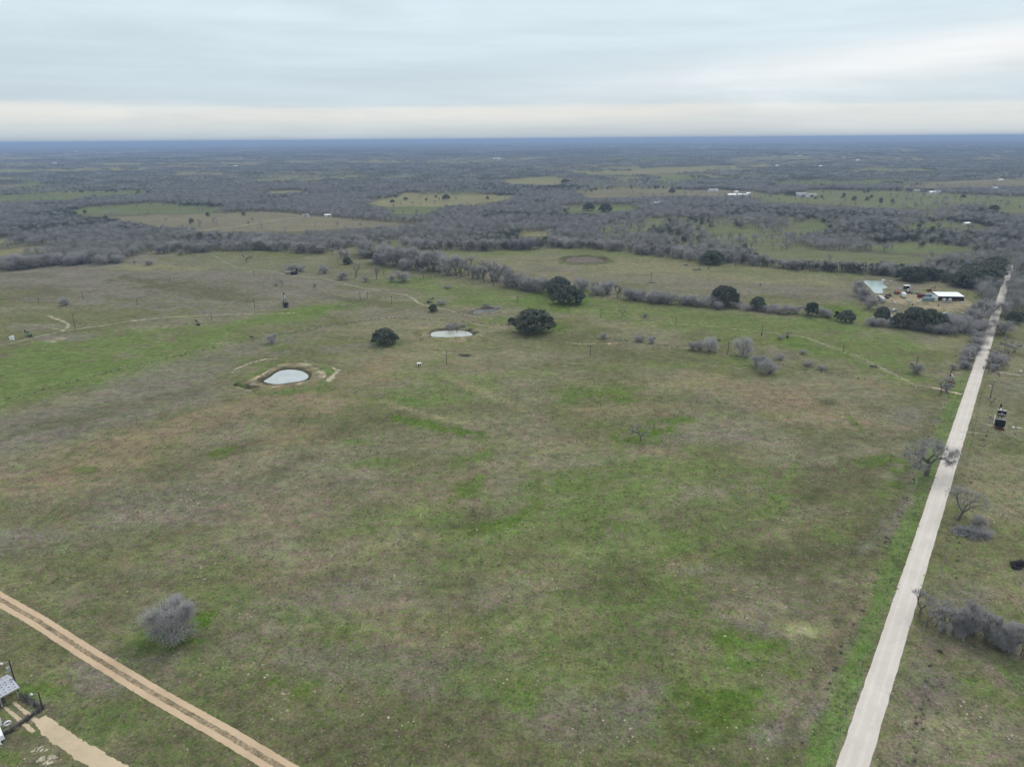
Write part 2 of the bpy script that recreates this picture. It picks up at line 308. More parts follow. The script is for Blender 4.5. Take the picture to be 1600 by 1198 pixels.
FIELDS = [
 ('green', [(95,331),(160,322),(230,317),(255,318),(345,325),(340,333),(150,335)]),
 ('tan', [(160,340),(240,337),(400,331),(440,333),(530,341),(640,349),(645,353),(560,357),(470,361),(400,362),(310,362),(240,352),(190,346)]),
 ('dry', [(-60,396),(50,385),(90,388),(70,392),(0,402),(-60,408)]),('dry', [(-60,376),(30,372),(10,380),(-60,384)]),
 ('green', [(-60,307),(120,302),(235,296),(240,302),(140,306),(100,312),(-60,317)]),
 ('dry', [(568,318),(620,308),(640,299),(660,305),(740,305),(815,305),(790,313),(740,320),(690,322),(600,323)]),
 ('green', [(600,324),(690,322),(680,331),(640,337),(605,334)]),
 ('green', [(870,322),(1000,321),(990,327),(930,333),(880,331)]),
 ('tan', [(905,303),(960,296),(1100,297),(1190,300),(1180,306),(1100,306),(920,309)]),
 ('pasture', [(1180,307),(1280,297),(1400,299),(1480,303),(1640,309),(1640,335),(1560,330),(1530,319),(1490,319),(1460,327),(1400,326),(1300,320),(1190,315)]),
 ('tan', [(1380,292),(1460,285),(1640,277),(1640,290),(1450,294)]),
 ('green', [(1200,284),(1400,283),(1420,288),(1200,289)]),
 ('green', [(1235,360),(1270,345),(1300,339),(1305,352),(1290,361)]),
 ('green', [(1385,354),(1440,348),(1530,350),(1545,354),(1450,357)]),
 ('green', [(1085,360),(1150,355),(1205,360),(1190,367),(1100,363)]),
 ('pasture', [(1185,388),(1280,391),(1400,398),(1470,405),(1400,413),(1330,410),(1240,404)]),
 ('green', [(1355,386),(1430,380),(1500,384),(1525,391),(1460,396),(1380,392)]),
 ('dry', [(815,361),(870,361),(850,370),(818,369)]),
 ('green', [(1010,345),(1060,343),(1050,347),(1015,349)]),
 ('tan', [(-60,239),(200,236),(400,233),(410,236),(200,240),(120,246),(95,252),(-60,252)]),
 ('tan', [(190,246),(400,244),(420,251),(250,247)]),
 ('dry', [(-60,257),(60,254),(90,258),(-60,261)]),
 ('tan', [(255,271),(310,267),(340,270),(375,269),(370,275),(330,273),(270,275)]),
 ('green', [(20,288),(60,284),(80,289),(30,292)]),
 ('tan', [(655,251),(740,247),(870,245),(810,252),(700,254)]),
 ('dry', [(885,269),(1000,264),(1060,262),(1210,257),(1190,264),(1060,270),(1000,273),(900,273)]),
 ('green', [(1020,277),(1080,276),(1085,281),(1030,283)]),
 ('tan', [(1135,248),(1200,243),(1360,244),(1360,250),(1200,256),(1135,254)]),
 ('tan', [(1300,247),(1450,244),(1450,251),(1320,251)]),('tan', [(1515,243),(1572,241),(1570,249),(1515,250)]),
 ('dry', [(780,282),(860,275),(900,279),(870,289),(800,288)]),
 ('dry', [(400,300),(470,297),(480,299),(410,303)]),('tan', [(0,290),(30,289),(40,292),(0,294)]),
 ('tan', [(990,229),(1120,228),(1130,231),(1000,232)]),('tan', [(300,229),(420,228),(420,230),(310,231)]),
 ('tan', [(1380,234),(1500,232),(1510,235),(1400,237)]),
]
FW = [(s_, [G(*p) for p in poly]) for s_, poly in FIELDS]
for k in range(75):                               # the patchwork of pastures running on to the horizon
    rr = 3000 + 24000 * random.random()**1.3; th = random.uniform(-1.2, 1.2)
    cx, cy = rr*math.sin(th), rr*math.cos(th); a = random.uniform(0, PI)
    w, h = random.uniform(120, 650)*(1+rr/9000), random.uniform(50, 170)*(1+rr/9000)
    P = [(cx + x*w*math.cos(a) - y*h*math.sin(a), cy + x*w*math.sin(a) + y*h*math.cos(a)) for x, y in ((-1,-1),(1,-.8),(.9,1),(-1,.9))]
    FW.append((random.choice(['tan', 'dry', 'pasture', 'tan', 'green']), P))
EDGE = [(-420,470),(-200,445),(0,421),(60,415),(130,411),(190,409),(240,392),(300,393),(360,391),(400,389),(430,392),(490,395),(540,384),(600,377),(628,375),(640,387),
        (690,389),(770,392),(810,390),(840,387),(890,386),(950,390),(985,394),(1000,398),(1060,403),(1100,408),(1150,412),(1200,416),(1260,422),(1325,427),(1400,432),(1440,437),(1500,445),
        (1528,458),(1540,478),(1552,500),(1600,505),(1700,512),(1900,520)]
WOODPOLY = [G(*p) for p in EDGE] + [(60000, 500), (60000, 60000), (-60000, 60000), (-60000, 500)]
ROAD0, ROADD = np.array([62.0, 100.4]), np.array([0.722, 1.0]) / math.hypot(0.722, 1.0)
def road_dist(x, y):
    dx, dy = x - ROAD0[0], y - ROAD0[1]
    return dx*ROADD[1] - dy*ROADD[0], dx*ROADD[0] + dy*ROADD[1]      # signed offset (east +), distance along
def field_hit(x, y, pad=False):
    hit = np.zeros(x.shape, bool)
    for s_, poly in FW:
        xs = [p[0] for p in poly]; ys = [p[1] for p in poly]
        for k_ in ((1.0, 1.03, 1.07) if pad else (1.0,)):
            m_ = (x*k_ > min(xs)) & (x*k_ < max(xs)) & (y*k_ > min(ys)) & (y*k_ < max(ys))
            if m_.any(): hit[m_] |= in_poly(x[m_]*k_, y[m_]*k_, poly)
    return hit
_scr = [G(*p) for p in ((960,396),(1100,406),(1300,424),(1500,436),(1700,440),(1700,335),(1300,330),(1000,335),(930,360))]
def wood_density(x, y, pad=True):
    """0..1 tree cover"""
    wx = x + 30*(fbm(x/60, y/60, 5)-.5); wy = y + 30*(fbm(x/60, y/60, 9)-.5)
    r = np.hypot(x, y)
    wx = np.where(r < 1500, x + (wx-x)*.4, wx); wy = np.where(r < 1500, y + (wy-y)*.4, wy)
    d = in_poly(wx, wy, WOODPOLY).astype(float)
    d *= np.where(field_hit(wx + 60*(fbm(x/45, y/45, 12, 3)-.5), wy + 60*(fbm(x/45, y/45, 13, 3)-.5), pad), np.where(r > 2300, .16, np.where((x > 250) & (y > 700), .05, .012)), 1.0)
    scrub = in_poly(x, y, _scr)
    op = fbm(x/70, y/110, 31, 3)
    near_edge = ~in_poly(x*0.965, y*0.965, WOODPOLY)
    sd_ = sstep(.36, .56, op)
    d *= np.where(scrub & ~near_edge, 0.30 + 0.65*sd_, 1.0)
    d *= np.where(~scrub, 1 - 0.7*sstep(.56, .64, fbm(x/330, y/240, 41, 4)) * (r > 1500), 1.0)
    o, a = road_dist(x, y)
    d *= (np.abs(o) > np.where(a > 590, .9, np.where(a > 420, 2.3, 7.5)))
    return d
def land_colour(x, y):
    col = np.empty((x.size, 3))
    n1 = fbm(x/38, y/26, 1, 4); n2 = fbm(x/9, y/7, 2, 4)
    base = np.array(SOIL['olive']); dry = np.array(SOIL['dry']); grey = np.array(SOIL['grey']); dark = np.array(SOIL['dark'])
    t = sstep(.35, .65, n1)[:, None]; u = sstep(.4, .7, n2)[:, None]
    col[:] = base*(1-t) + (0.5*dry+0.5*grey)*t
    col = col*(1-.35*u) + dark*.35*u
    w1 = fbm(x/16, y/11, 61, 4) - .5; w2 = fbm(x/16, y/11, 71, 4) - .5
    w3 = fbm(x/4, y/4, 63, 3) - .5
    for px, py, rx, ry, s_, st, sl in BLOBS:
        if st <= 0: continue
        c = G(px, py); th = R(sl)
        A = G(px + rx*math.cos(th), py - rx*math.sin(th)); B = G(px + ry*math.sin(th)*.6, max(py - ry*math.cos(th)*0.98, 225))
        ax, ay = A[0]-c[0], A[1]-c[1]; bx, by = B[0]-c[0], B[1]-c[1]
        det = ax*by - ay*bx
        dx, dy = x - c[0], y - c[1]
        rad = 1.6*(math.hypot(ax, ay) + math.hypot(bx, by))
        m_ = (np.abs(dx) < rad) & (np.abs(dy) < rad)
        if not m_.any(): continue
        uu = (dx[m_]*by - dy[m_]*bx)/det; vv = (ax*dy[m_] - ay*dx[m_])/det
        q = np.sqrt(uu*uu + vv*vv) + 1.5*w1[m_] + (1.9 if s_ == 'lush' else 1.0)*w3[m_]
        k_ = (min(1, st*(1.15 if s_ == 'lush' else 1.12)) * (1 - sstep(.45, 1.12, q)))[:, None]
        col[m_] = col[m_]*(1-k_) + np.array(SOIL[s_])*k_
    # bright winter grass on the west verge, dull verge to the east
    o, a = road_dist(x, y)
    ow = o + 1.6*w1*2
    near = 1 - sstep(230, 330, a)
    k_ = ((sstep(-8.6, -6.2, ow) * (1 - sstep(-3.6, -2.6, o))) * near * .9)[:, None]
    col = col*(1-k_) + np.array((0.118, 0.170, 0.062))*k_
    k_ = (sstep(-13, -11, ow)*(1-sstep(-10.5, -8.5, ow)) * .5*near)[:, None]; col = col*(1-k_) + dark*k_
    k_ = (sstep(2.4, 2.9, o)*(1-sstep(4.5, 7, ow)) * .55)[:, None]; col = col*(1-k_) + np.array(SOIL['olive'])*k_
    # woodland floor and the fields cut in it
    wood = in_poly(x, y, WOODPOLY)
    k_ = (wood * .85)[:, None]; gapf = (sstep(.56, .64, fbm(x/330, y/240, 41, 4)) * (np.hypot(x, y) > 1500) * ~in_poly(x, y, _scr))[:, None]
    op = fbm(x/70, y/110, 31, 3); sc_ = in_poly(x, y, _scr)
    fq = (sc_ * (1 - sstep(.40, .52, op)))[:, None]*.8; floor = np.array(SOIL['wood'])*(1-fq) + np.array(SOIL['pasture'])*fq; floor = floor*(1-gapf) + (np.array(SOIL['dry'])*.5 + np.array(SOIL['pasture'])*.5)*gapf
    col = col*(1-k_) + floor*k_
    wx = x + 24*(fbm(x/60, y/60, 5)-.5); wy = y + 24*(fbm(x/60, y/60, 9)-.5)
    for s_, poly in FW:
        xs = [p[0] for p in poly]; ys = [p[1] for p in poly]
        m_ = (wx > min(xs)) & (wx < max(xs)) & (wy > min(ys)) & (wy < max(ys))
        if not m_.any(): continue
        h_ = in_poly(wx[m_], wy[m_], poly); idx = np.where(m_)[0][h_]
        if idx.size:
            v_ = (.85 + .3*fbm(x[idx]/90, y[idx]/40, 77, 3))[:, None]
            col[idx] = (np.array((.135,.155,.090)) if s_ == 'green' else np.array(SOIL[s_])) * v_
    return col

# ------------------------------------------------------------------ materials
def new_mat(name):
    m_ = bpy.data.materials.new(name); m_.use_nodes = True
    n = m_.node_tree; n.nodes.clear()
    out = n.nodes.new('ShaderNodeOutputMaterial'); b = n.nodes.new('ShaderNodeBsdfPrincipled')
    n.links.new(b.outputs[0], out.inputs[0])
    b.inputs['Specular IOR Level'].default_value = 0.2
    return m_, n, b
def nmath(n, op, a, b=None):
    q = n.nodes.new('ShaderNodeMath'); q.operation = op
    for i, v in enumerate((a, b)):
        if v is None: continue
        if isinstance(v, (int, float)): q.inputs[i].default_value = v
        else: n.links.new(v, q.inputs[i])
    return q.outputs[0]
def nnoise(n, scale, detail=3, rough=.6, coord='Object', stretch=None, dist=0.0):
    t = n.nodes.new('ShaderNodeTexCoord'); v = t.outputs[coord]
    if stretch:
        mp = n.nodes.new('ShaderNodeMapping'); mp.inputs['Scale'].default_value = stretch
        n.links.new(v, mp.inputs[0]); v = mp.outputs[0]
    q = n.nodes.new('ShaderNodeTexNoise'); q.inputs['Scale'].default_value = scale
    q.inputs['Detail'].default_value = detail; q.inputs['Roughness'].default_value = rough
    q.inputs['Distortion'].default_value = dist
    n.links.new(v, q.inputs['Vector']); return q.outputs['Fac']
def nmap(n, v, a, b, c, d):
    q = n.nodes.new('ShaderNodeMapRange'); n.links.new(v, q.inputs[0])
    for i, x in enumerate((a, b, c, d)): q.inputs[i+1].default_value = x
    return q.outputs[0]
def nmix(n, f, a, b):
    q = n.nodes.new('ShaderNodeMix'); q.data_type = 'RGBA'
    for i, v in (('Factor', f), ('A', a), ('B', b)):
        if isinstance(v, (int, float)): q.inputs[i].default_value = v
        elif isinstance(v, tuple): q.inputs[i].default_value = (*v, 1) if len(v) == 3 else v
        else: n.links.new(v, q.inputs[i])
    return q.outputs['Result']
def nscale(n, col, f):
    q = n.nodes.new('ShaderNodeVectorMath'); q.operation = 'SCALE'
    if isinstance(col, tuple): q.inputs[0].default_value = col
    else: n.links.new(col, q.inputs[0])
    if isinstance(f, (int, float)): q.inputs['Scale'].default_value = f
    else: n.links.new(f, q.inputs['Scale'])
    return q.outputs[0]
def plain(name, col, rough=.7, var=.25, scale=2.0, metal=0.0, spec=.3, dirt=None):
    m_, n, b = new_mat(name)
    f = nmap(n, nnoise(n, scale, 5, .65), .3, .7, 1-var, 1+var)
    c = nscale(n, tuple(col), f)
    if dirt:
        c = nmix(n, nmap(n, nnoise(n, scale*1.7, 6, .7), .48, .62, 0, .8), c, tuple(dirt))
    n.links.new(c, b.inputs['Base Color'])
    b.inputs['Roughness'].default_value = rough; b.inputs['Metallic'].default_value = metal
    b.inputs['Specular IOR Level'].default_value = spec
    return m_
# ground: colour of the sward from the 'land' attribute, grain and tufting from noise
def ground_material(name, attr=True, col=(.5,.4,.3), grain=1.0, grass_edges=0.0):
    m_, n, b = new_mat(name)
    if attr:
        a = n.nodes.new('ShaderNodeAttribute'); a.attribute_name = 'land'; base = nscale(n, nmix(n, .10, a.outputs['Color'], (.10, .09, .02)), .97)
    else:
        base = tuple(col)
    big = nmap(n, nnoise(n, .045, 6, .66, stretch=(1, 1.5, 1), dist=.6), .34, .66, .86, 1.14)
    mid = nmap(n, nnoise(n, .30, 6, .66, dist=.4), .32, .68, 1-.30*grain, 1+.30*grain)
    fine = nmath(n, 'MULTIPLY', nmap(n, nnoise(n, 1.5, 5, .8), .34, .66, 1-.42*grain, 1+.42*grain), nmap(n, nnoise(n, 6.0, 3, .8), .34, .66, 1-.25*grain, 1+.25*grain))
    c = nscale(n, base, nmath(n, 'MULTIPLY', nmath(n, 'MULTIPLY', big, mid), fine))
    if attr:
        # green and straw shift in patches of a few metres
        g1 = nnoise(n, .12, 6, .7, stretch=(1, 1.3, 1), dist=.8)
        tint = nmix(n, nmap(n, g1, .44, .58, 0, 1), (1.07, .98, 1.0), (.93, 1.05, .84))
        q = n.nodes.new('ShaderNodeMix'); q.data_type = 'RGBA'; q.blend_type = 'MULTIPLY'; q.inputs['Factor'].default_value = .75
        n.links.new(c, q.inputs['A']); n.links.new(tint, q.inputs['B']); c = q.outputs['Result']
        g2 = nnoise(n, .55, 5, .75, dist=.5)
        tint2 = nmix(n, nmap(n, g2, .46, .58, 0, 1), (1.07, .98, 1.02), (.90, 1.06, .74))
        q = n.nodes.new('ShaderNodeMix'); q.data_type = 'RGBA'; q.blend_type = 'MULTIPLY'; q.inputs['Factor'].default_value = 1.0
        n.links.new(c, q.inputs['A']); n.links.new(tint2, q.inputs['B']); c = q.outputs['Result']
        # pale straw specks: one in a few cells, thicker in drifts
        for sc_v, thr, pale, msk_s, lo, hi in ((.95, .13, (.50, .47, .34), .05, .50, .62), (1.9, .16, (.36, .34, .25), .11, .46, .60), (1.2, .20, (.045, .05, .03), .16, .5, .64)):
            t = n.nodes.new('ShaderNodeTexCoord')
            v = n.nodes.new('ShaderNodeTexVoronoi'); v.inputs['Scale'].default_value = sc_v; v.feature = 'F1'
            n.links.new(t.outputs['Object'], v.inputs['Vector'])
            s2 = n.nodes.new('ShaderNodeSeparateColor'); n.links.new(v.outputs['Color'], s2.inputs[0])
            on = nmath(n, 'GREATER_THAN', s2.outputs[0], .55)
            dot = nmath(n, 'MULTIPLY', nmath(n, 'LESS_THAN', v.outputs['Distance'], nmath(n, 'MULTIPLY', s2.outputs[1], thr*2)), on)
            msk = nmap(n, nnoise(n, msk_s, 4, .6), lo, hi, 0, .85)
            c = nmix(n, nmath(n, 'MULTIPLY', dot, msk), c, pale)
    n.links.new(c, b.inputs['Base Color'])
    b.inputs['Roughness'].default_value = 1.0; b.inputs['Specular IOR Level'].default_value = 0.0
    bp = n.nodes.new('ShaderNodeBump'); bp.inputs['Strength'].default_value = .6; bp.inputs['Distance'].default_value = .35
    n.links.new(nmath(n, 'ADD', nnoise(n, 1.5, 5, .7), nmath(n, 'MULTIPLY', nnoise(n, .25, 4, .6), 2.0)), bp.inputs['Height'])
    n.links.new(bp.outputs[0], b.inputs['Normal'])
    return m_
M_GROUND = ground_material('pasture_ground')
def foliage(name, col, col2, var=.35, transl=.4):
    """twigs and leaves: matt, and letting some light through"""
    m_ = bpy.data.materials.new(name); m_.use_nodes = True
    n = m_.node_tree; n.nodes.clear()
    out = n.nodes.new('ShaderNodeOutputMaterial')
    oi = n.nodes.new('ShaderNodeObjectInfo')
    f = nmap(n, oi.outputs['Random'], 0, 1, 1-var, 1+var)
    c = nscale(n, nmix(n, nmap(n, nnoise(n, .8, 4, .7), .42, .58, 0, 1), tuple(col), tuple(col2)), f)
    d = n.nodes.new('ShaderNodeBsdfDiffuse'); t = n.nodes.new('ShaderNodeBsdfTranslucent'); mx = n.nodes.new('ShaderNodeMixShader')
    n.links.new(c, d.inputs['Color']); n.links.new(c, t.inputs['Color']); mx.inputs[0].default_value = transl
    n.links.new(d.outputs[0], mx.inputs[1]); n.links.new(t.outputs[0], mx.inputs[2]); n.links.new(mx.outputs[0], out.inputs[0])
    return m_
M_TWIG = foliage('bare_twigs', (.42,.405,.40), (.35,.34,.33), .12)
M_TWIG2 = foliage('woodland_twigs', (.31,.303,.295), (.25,.25,.24), .34)
M_TWIGL = foliage('light_grey_twigs', (.50,.485,.485), (.42,.41,.41), .08)
M_TWIGP = foliage('pale_twigs', (.52,.505,.49), (.45,.44,.43), .08)
M_BARK = foliage('bark', (.15,.135,.12), (.11,.10,.09), .2, 0.0)
M_OAK = foliage('live_oak_leaves', (.18,.195,.148), (.080,.096,.066), .15, .3)
M_CEDAR = foliage('cedar_leaves', (.070,.095,.058), (.05,.07,.043), .2, .3)
M_GRASS1 = foliage('straw_tufts', (.44,.41,.29), (.36,.34,.23), .25)
M_GRASS2 = foliage('green_tufts', (.20,.26,.10), (.16,.22,.08), .25)
M_DWEED = foliage('dark_fence_weeds', (.11,.105,.08), (.13,.125,.085), .25)
M_GRASS3 = foliage('dry_weeds', (.25,.235,.18), (.27,.265,.18), .25)
M_WOODPOST = plain('weathered_wood', (.11,.095,.08), .9, .3, 6)
M_CREO = plain('creosoted_pole', (.045,.038,.033), .9, .3, 4)
M_WIRE = plain('fence_wire', (.20,.19,.18), .6, .1, 4, .6)
M_WHITE = plain('white_paint', (.78,.79,.80), .5, .06, .8)
M_DARK = plain('black_iron', (.016,.016,.018), .55, .4, 3, .3, .4)
M_RUST = plain('rusty_red_iron', (.13,.035,.025), .8, .4, 3, .2, dirt=(.06,.03,.02))
M_PALEMET = plain('pale_painted_steel', (.42,.43,.43), .5, .15, 2, .2, dirt=(.2,.17,.14))
M_GREEN = plain('green_painted_iron', (.03,.075,.05), .6, .3, 3, .2)
M_ORANGE = plain('orange_machine_paint', (.45,.11,.05), .6, .3, 2)
M_BLUE = plain('faded_blue_steel', (.19,.28,.33), .6, .2, 1.5, .2, dirt=(.28,.30,.30))
M_MAROON = plain('maroon_steel', (.13,.03,.03), .6, .3, 2)
M_GLASS = plain('dark_window_glass', (.02,.025,.03), .15, .1, 1, 0, .6)
M_RUBBER = plain('black_rubber', (.02,.02,.02), .9, .2, 3)
M_ROOFGREY = plain('grey_roofing', (.30,.30,.31), .7, .15, .6)
M_ROOFBLUE = plain('blue_grey_roofing', (.30,.37,.43), .6, .15, .6)
M_ROOFTAN = plain('tan_roofing', (.33,.28,.23), .8, .15, .6)
M_WALL = plain('cream_siding', (.55,.52,.46), .8, .1, .6)
M_WALLW = plain('white_siding', (.72,.72,.71), .8, .08, .6)
M_DARKSIDING = plain('dark_siding', (.10,.085,.075), .9, .2, .8)  # dark brown siding, shared by walls and doors
M_TRUCK = plain('white_truck_paint', (.70,.71,.72), .35, .04, 1, 0, .5)
M_SILVER = plain('silver_car_paint', (.42,.44,.46), .35, .05, 1, .3, .5)

# ------------------------------------------------------------------ ground: one sheet to the horizon
az = list(np.arange(-58, 58.01, 0.27)) + list(np.arange(62, 299, 6.0))
az = np.radians(np.array(az))
rad = [30.0]
while rad[-1] < 45000: rad.append(rad[-1]*(1.0105 if rad[-1] < 2200 else 1.025))
rad = np.array(rad)
A, Rr = np.meshgrid(az, rad)
gx_, gy_ = (Rr*np.sin(A)).ravel(), (Rr*np.cos(A)).ravel()
gx_ = np.append(gx_, 0.0); gy_ = np.append(gy_, 0.0)
gz_ = relief(gx_, gy_)
na, nr = len(az), len(rad)
idx = np.arange(na*nr).reshape(nr, na)
nxt = np.roll(idx, -1, axis=1)
quads = np.stack([idx[:-1], nxt[:-1], nxt[1:], idx[1:]], -1).reshape(-1, 4)[:, ::-1]
tris = np.stack([np.full(na, na*nr), nxt[0], idx[0]], -1)
me = bpy.data.meshes.new('ground')
me.vertices.add(len(gx_)); me.vertices.foreach_set('co', np.stack([gx_, gy_, gz_], -1).ravel())
nl = quads.size + tris.size
me.loops.add(nl); me.loops.foreach_set('vertex_index', np.concatenate([quads.ravel(), tris.ravel()]).astype(np.int32))
me.polygons.add(len(quads)+len(tris))
me.polygons.foreach_set('loop_start', np.concatenate([np.arange(len(quads))*4, len(quads)*4 + np.arange(len(tris))*3]).astype(np.int32))
me.update(calc_edges=True); me.validate()
lc = land_colour(gx_, gy_)
at = me.attributes.new('land', 'FLOAT_COLOR', 'POINT')
at.data.foreach_set('color', np.hstack([lc, np.ones((len(lc), 1))]).ravel())
me.polygons.foreach_set('use_smooth', [True]*len(me.polygons))
me.materials.append(M_GROUND)
ground = bpy.data.objects.new('ground', me); C.objects.link(ground); tag(ground, kind='structure')
if sum(p.normal.z for p in list(me.polygons)[:50]) < 0: me.flip_normals()

# ------------------------------------------------------------------ roads and tracks
def strip(name, pts, widths, z, mat, jag=.25, step=2.0, breaks=0.0, seed=0, label=None):
    """a worn strip with uneven edges laid on the ground"""
    rd = random.Random(seed); P = [Vector((p[0], p[1], 0)) for p in pts]
    mb = MB(); prev = None
    for i in range(len(P)-1):
        d = P[i+1]-P[i]; n = max(1, int(d.length/step)); t = d.normalized(); s_ = Vector((t.y, -t.x, 0))
        for k in range(n + (1 if i == len(P)-2 else 0)):
            f = k/n; c = P[i] + d*f; w = (widths[i]*(1-f) + widths[i+1]*f)/2
            a = c - s_*w*(1+rd.uniform(-jag, jag)); b = c + s_*w*(1+rd.uniform(-jag, jag))
            off = (rd.random() < breaks)
            a = (a.x, a.y, z); b = (b.x, b.y, z)
            if prev and not off: mb.quad(prev[0], prev[1], b, a)
            prev = (a, b)
    o = mb.build(name, mat); tag(o, kind='structure'); return o
def gravel(name, c1, c2, sx=.25):
    m_, n, b = new_mat(name)
    c = nmix(n, nmap(n, nnoise(n, .12, 6, .7, dist=.5), .38, .62, 0, 1), c1, c2)
    c = nscale(n, c, nmap(n, nnoise(n, 3.0, 5, .75), .3, .7, .90, 1.10))
    n.links.new(c, b.inputs['Base Color']); b.inputs['Roughness'].default_value = 1.0
    b.inputs['Specular IOR Level'].default_value = .05
    bp = n.nodes.new('ShaderNodeBump'); bp.inputs['Strength'].default_value = .3; bp.inputs['Distance'].default_value = .05
    n.links.new(nnoise(n, 6, 4, .7), bp.inputs['Height']); n.links.new(bp.outputs[0], b.inputs['Normal'])
    return m_
M_ROAD = gravel('caliche_gravel', (.60,.54,.48), (.54,.485,.43))
M_RUT = gravel('road_wheel_paths', (.635,.575,.515), (.575,.52,.465))
M_ORDIRT = gravel('orange_sand', (.54,.40,.265), (.47,.345,.225))
M_PALEDIRT = gravel('pale_sand', (.54,.43,.29), (.44,.35,.24))
M_TRACK = ground_material('worn_track', False, (.31,.285,.205), 1.2)
def along(s_, o=0.0): return (ROAD0[0]+ROADD[0]*s_+ROADD[1]*o, ROAD0[1]+ROADD[1]*s_-ROADD[0]*o)
strip('gravel_road', [along(-200), along(40), along(200), along(330), along(590), along(660)], [5.2, 5.0, 5.2, 5.0, 4.4, 3.4], .012, M_ROAD, .035, 2.3, 0, 1)
for o_ in (-1.15, 1.0):
    strip('road_wheel_path', [along(-200, o_), along(0, o_*.95), along(120, o_*1.05), along(520, o_)], [.7, .75, .6, .5], .017, M_RUT, .3, 2.2, .06, 5+int(o_))
# orange two-rut farm track in the foreground
TR = [(-120,868),(-40,912),(0,936),(60,970),(137,1020),(240,1083),(350,1145),(450,1205),(520,1250)]
TRw = [Vector((*G(*p), 0)) for p in TR]
def offset(pts, o):
    out = []
    for i, p in enumerate(pts):
        t = (pts[min(i+1, len(pts)-1)] - pts[max(i-1, 0)]).normalized(); out.append(p + Vector((t.y, -t.x, 0))*o)
    return out
for o_, s_ in ((-1.2, 3), (1.2, 4)):
    strip('orange_track_rut', offset(TRw, o_), [1.3]*9, .012, M_ORDIRT, .12, .7, 0, s_)
strip('orange_track_crown', TRw, [1.5]*9, .008, ground_material('worn_grass_crown', False, (.27,.21,.135), 1.3), .25, .6, .0, 8)
# pale sandy drive to the shed
DR = [Vector((*G(*p), 0)) for p in [(62,1122),(78,1138),(105,1158),(140,1180),(185,1206),(230,1236)]]
strip('sandy_drive', DR, [2.2, 3.1, 3.3, 3.4, 3.4, 3.2], .012, M_PALEDIRT, .14, .6, .0, 6)
DR2 = [Vector((*G(*p), 0)) for p in [(14,1100),(34,1117),(62,1140)]]
for o_, s_ in ((-.85, 3), (.85, 4)):
    strip('sandy_drive_rut', offset(DR2, o_), [.5, .75, .8], .010, M_PALEDIRT, .3, .5, 0.05, s_)
M_SCRAPE = ground_material('pale_bare_earth', False, (.38,.335,.245), 1.4)
M_CLAY = ground_material('orange_clay', False, (.37,.265,.185), 1.3)
TRACKS = [  # (points, width m, breaks)
 ([(-30,546),(0,541),(30,533),(60,526),(100,517),(150,510),(200,502),(260,496),(330,492),(400,490),(460,489)], 1.9, .10),
 ([(96,518),(106,512),(106,506),(96,501),(86,497),(76,493)], 2.6, .12),
 ([(455,431),(500,434),(530,441),(562,449),(592,453)], 1.5, .15),([(610,458),(632,460),(645,466),(655,474),(672,479),(700,484),(715,489)], 1.7, .12),([(720,490),(740,494),(770,499)], 1.3, .3),
 ([(740,506),(780,512),(812,518)], 1.4, .3),([(935,507),(1000,503),(1080,507),(1180,517),(1250,525),(1300,541),(1340,556),(1390,580),(1430,600),(1460,607),(1500,614)], .8, .35),
 ([(1262,527),(1303,545),(1343,560),(1393,584),(1433,603)], .8, .3),([(1455,604),(1480,611),(1503,616)], 2.6, 0),
 ([(336,400),(352,410),(370,418),(420,423),(455,430)], 1.2, .4),([(100,516),(60,508),(20,505)], 1.0, .5),
 ([(300,361),(360,356),(400,349),(440,342),(480,338)], 4.5, .1),([(400,331),(440,334),(478,338),(515,338)], 4.5, .05),([(600,323),(700,322),(760,319)], 4.5, .1),
 ([(1095,256),(1136,254)], 14, 0),([(1480,480),(1520,494),(1548,502)], 2.8, .1),([(1540,578),(1570,583),(1640,592)], 2.2, .15),([(1540,664),(1580,667),(1640,672)], 1.4, .4),
 ([(1500,674),(1560,680),(1640,684)], .6, .4),([(1450,287),(1500,284),(1560,281)], 8, .1),([(1456,303),(1500,301),(1530,302)], 6, .1)]
for i, (pts, w, br) in enumerate(TRACKS):
    strip('cattle_track' if w < 2 else 'farm_track', [G(*p) for p in pts], [w*random.uniform(.6, 1.0) for _ in pts], .010 + .0006*i, M_TRACK if i not in (8,) else M_PALEDIRT, .6, 1.3 if w < 4 else 8, br*.6, 20+i)

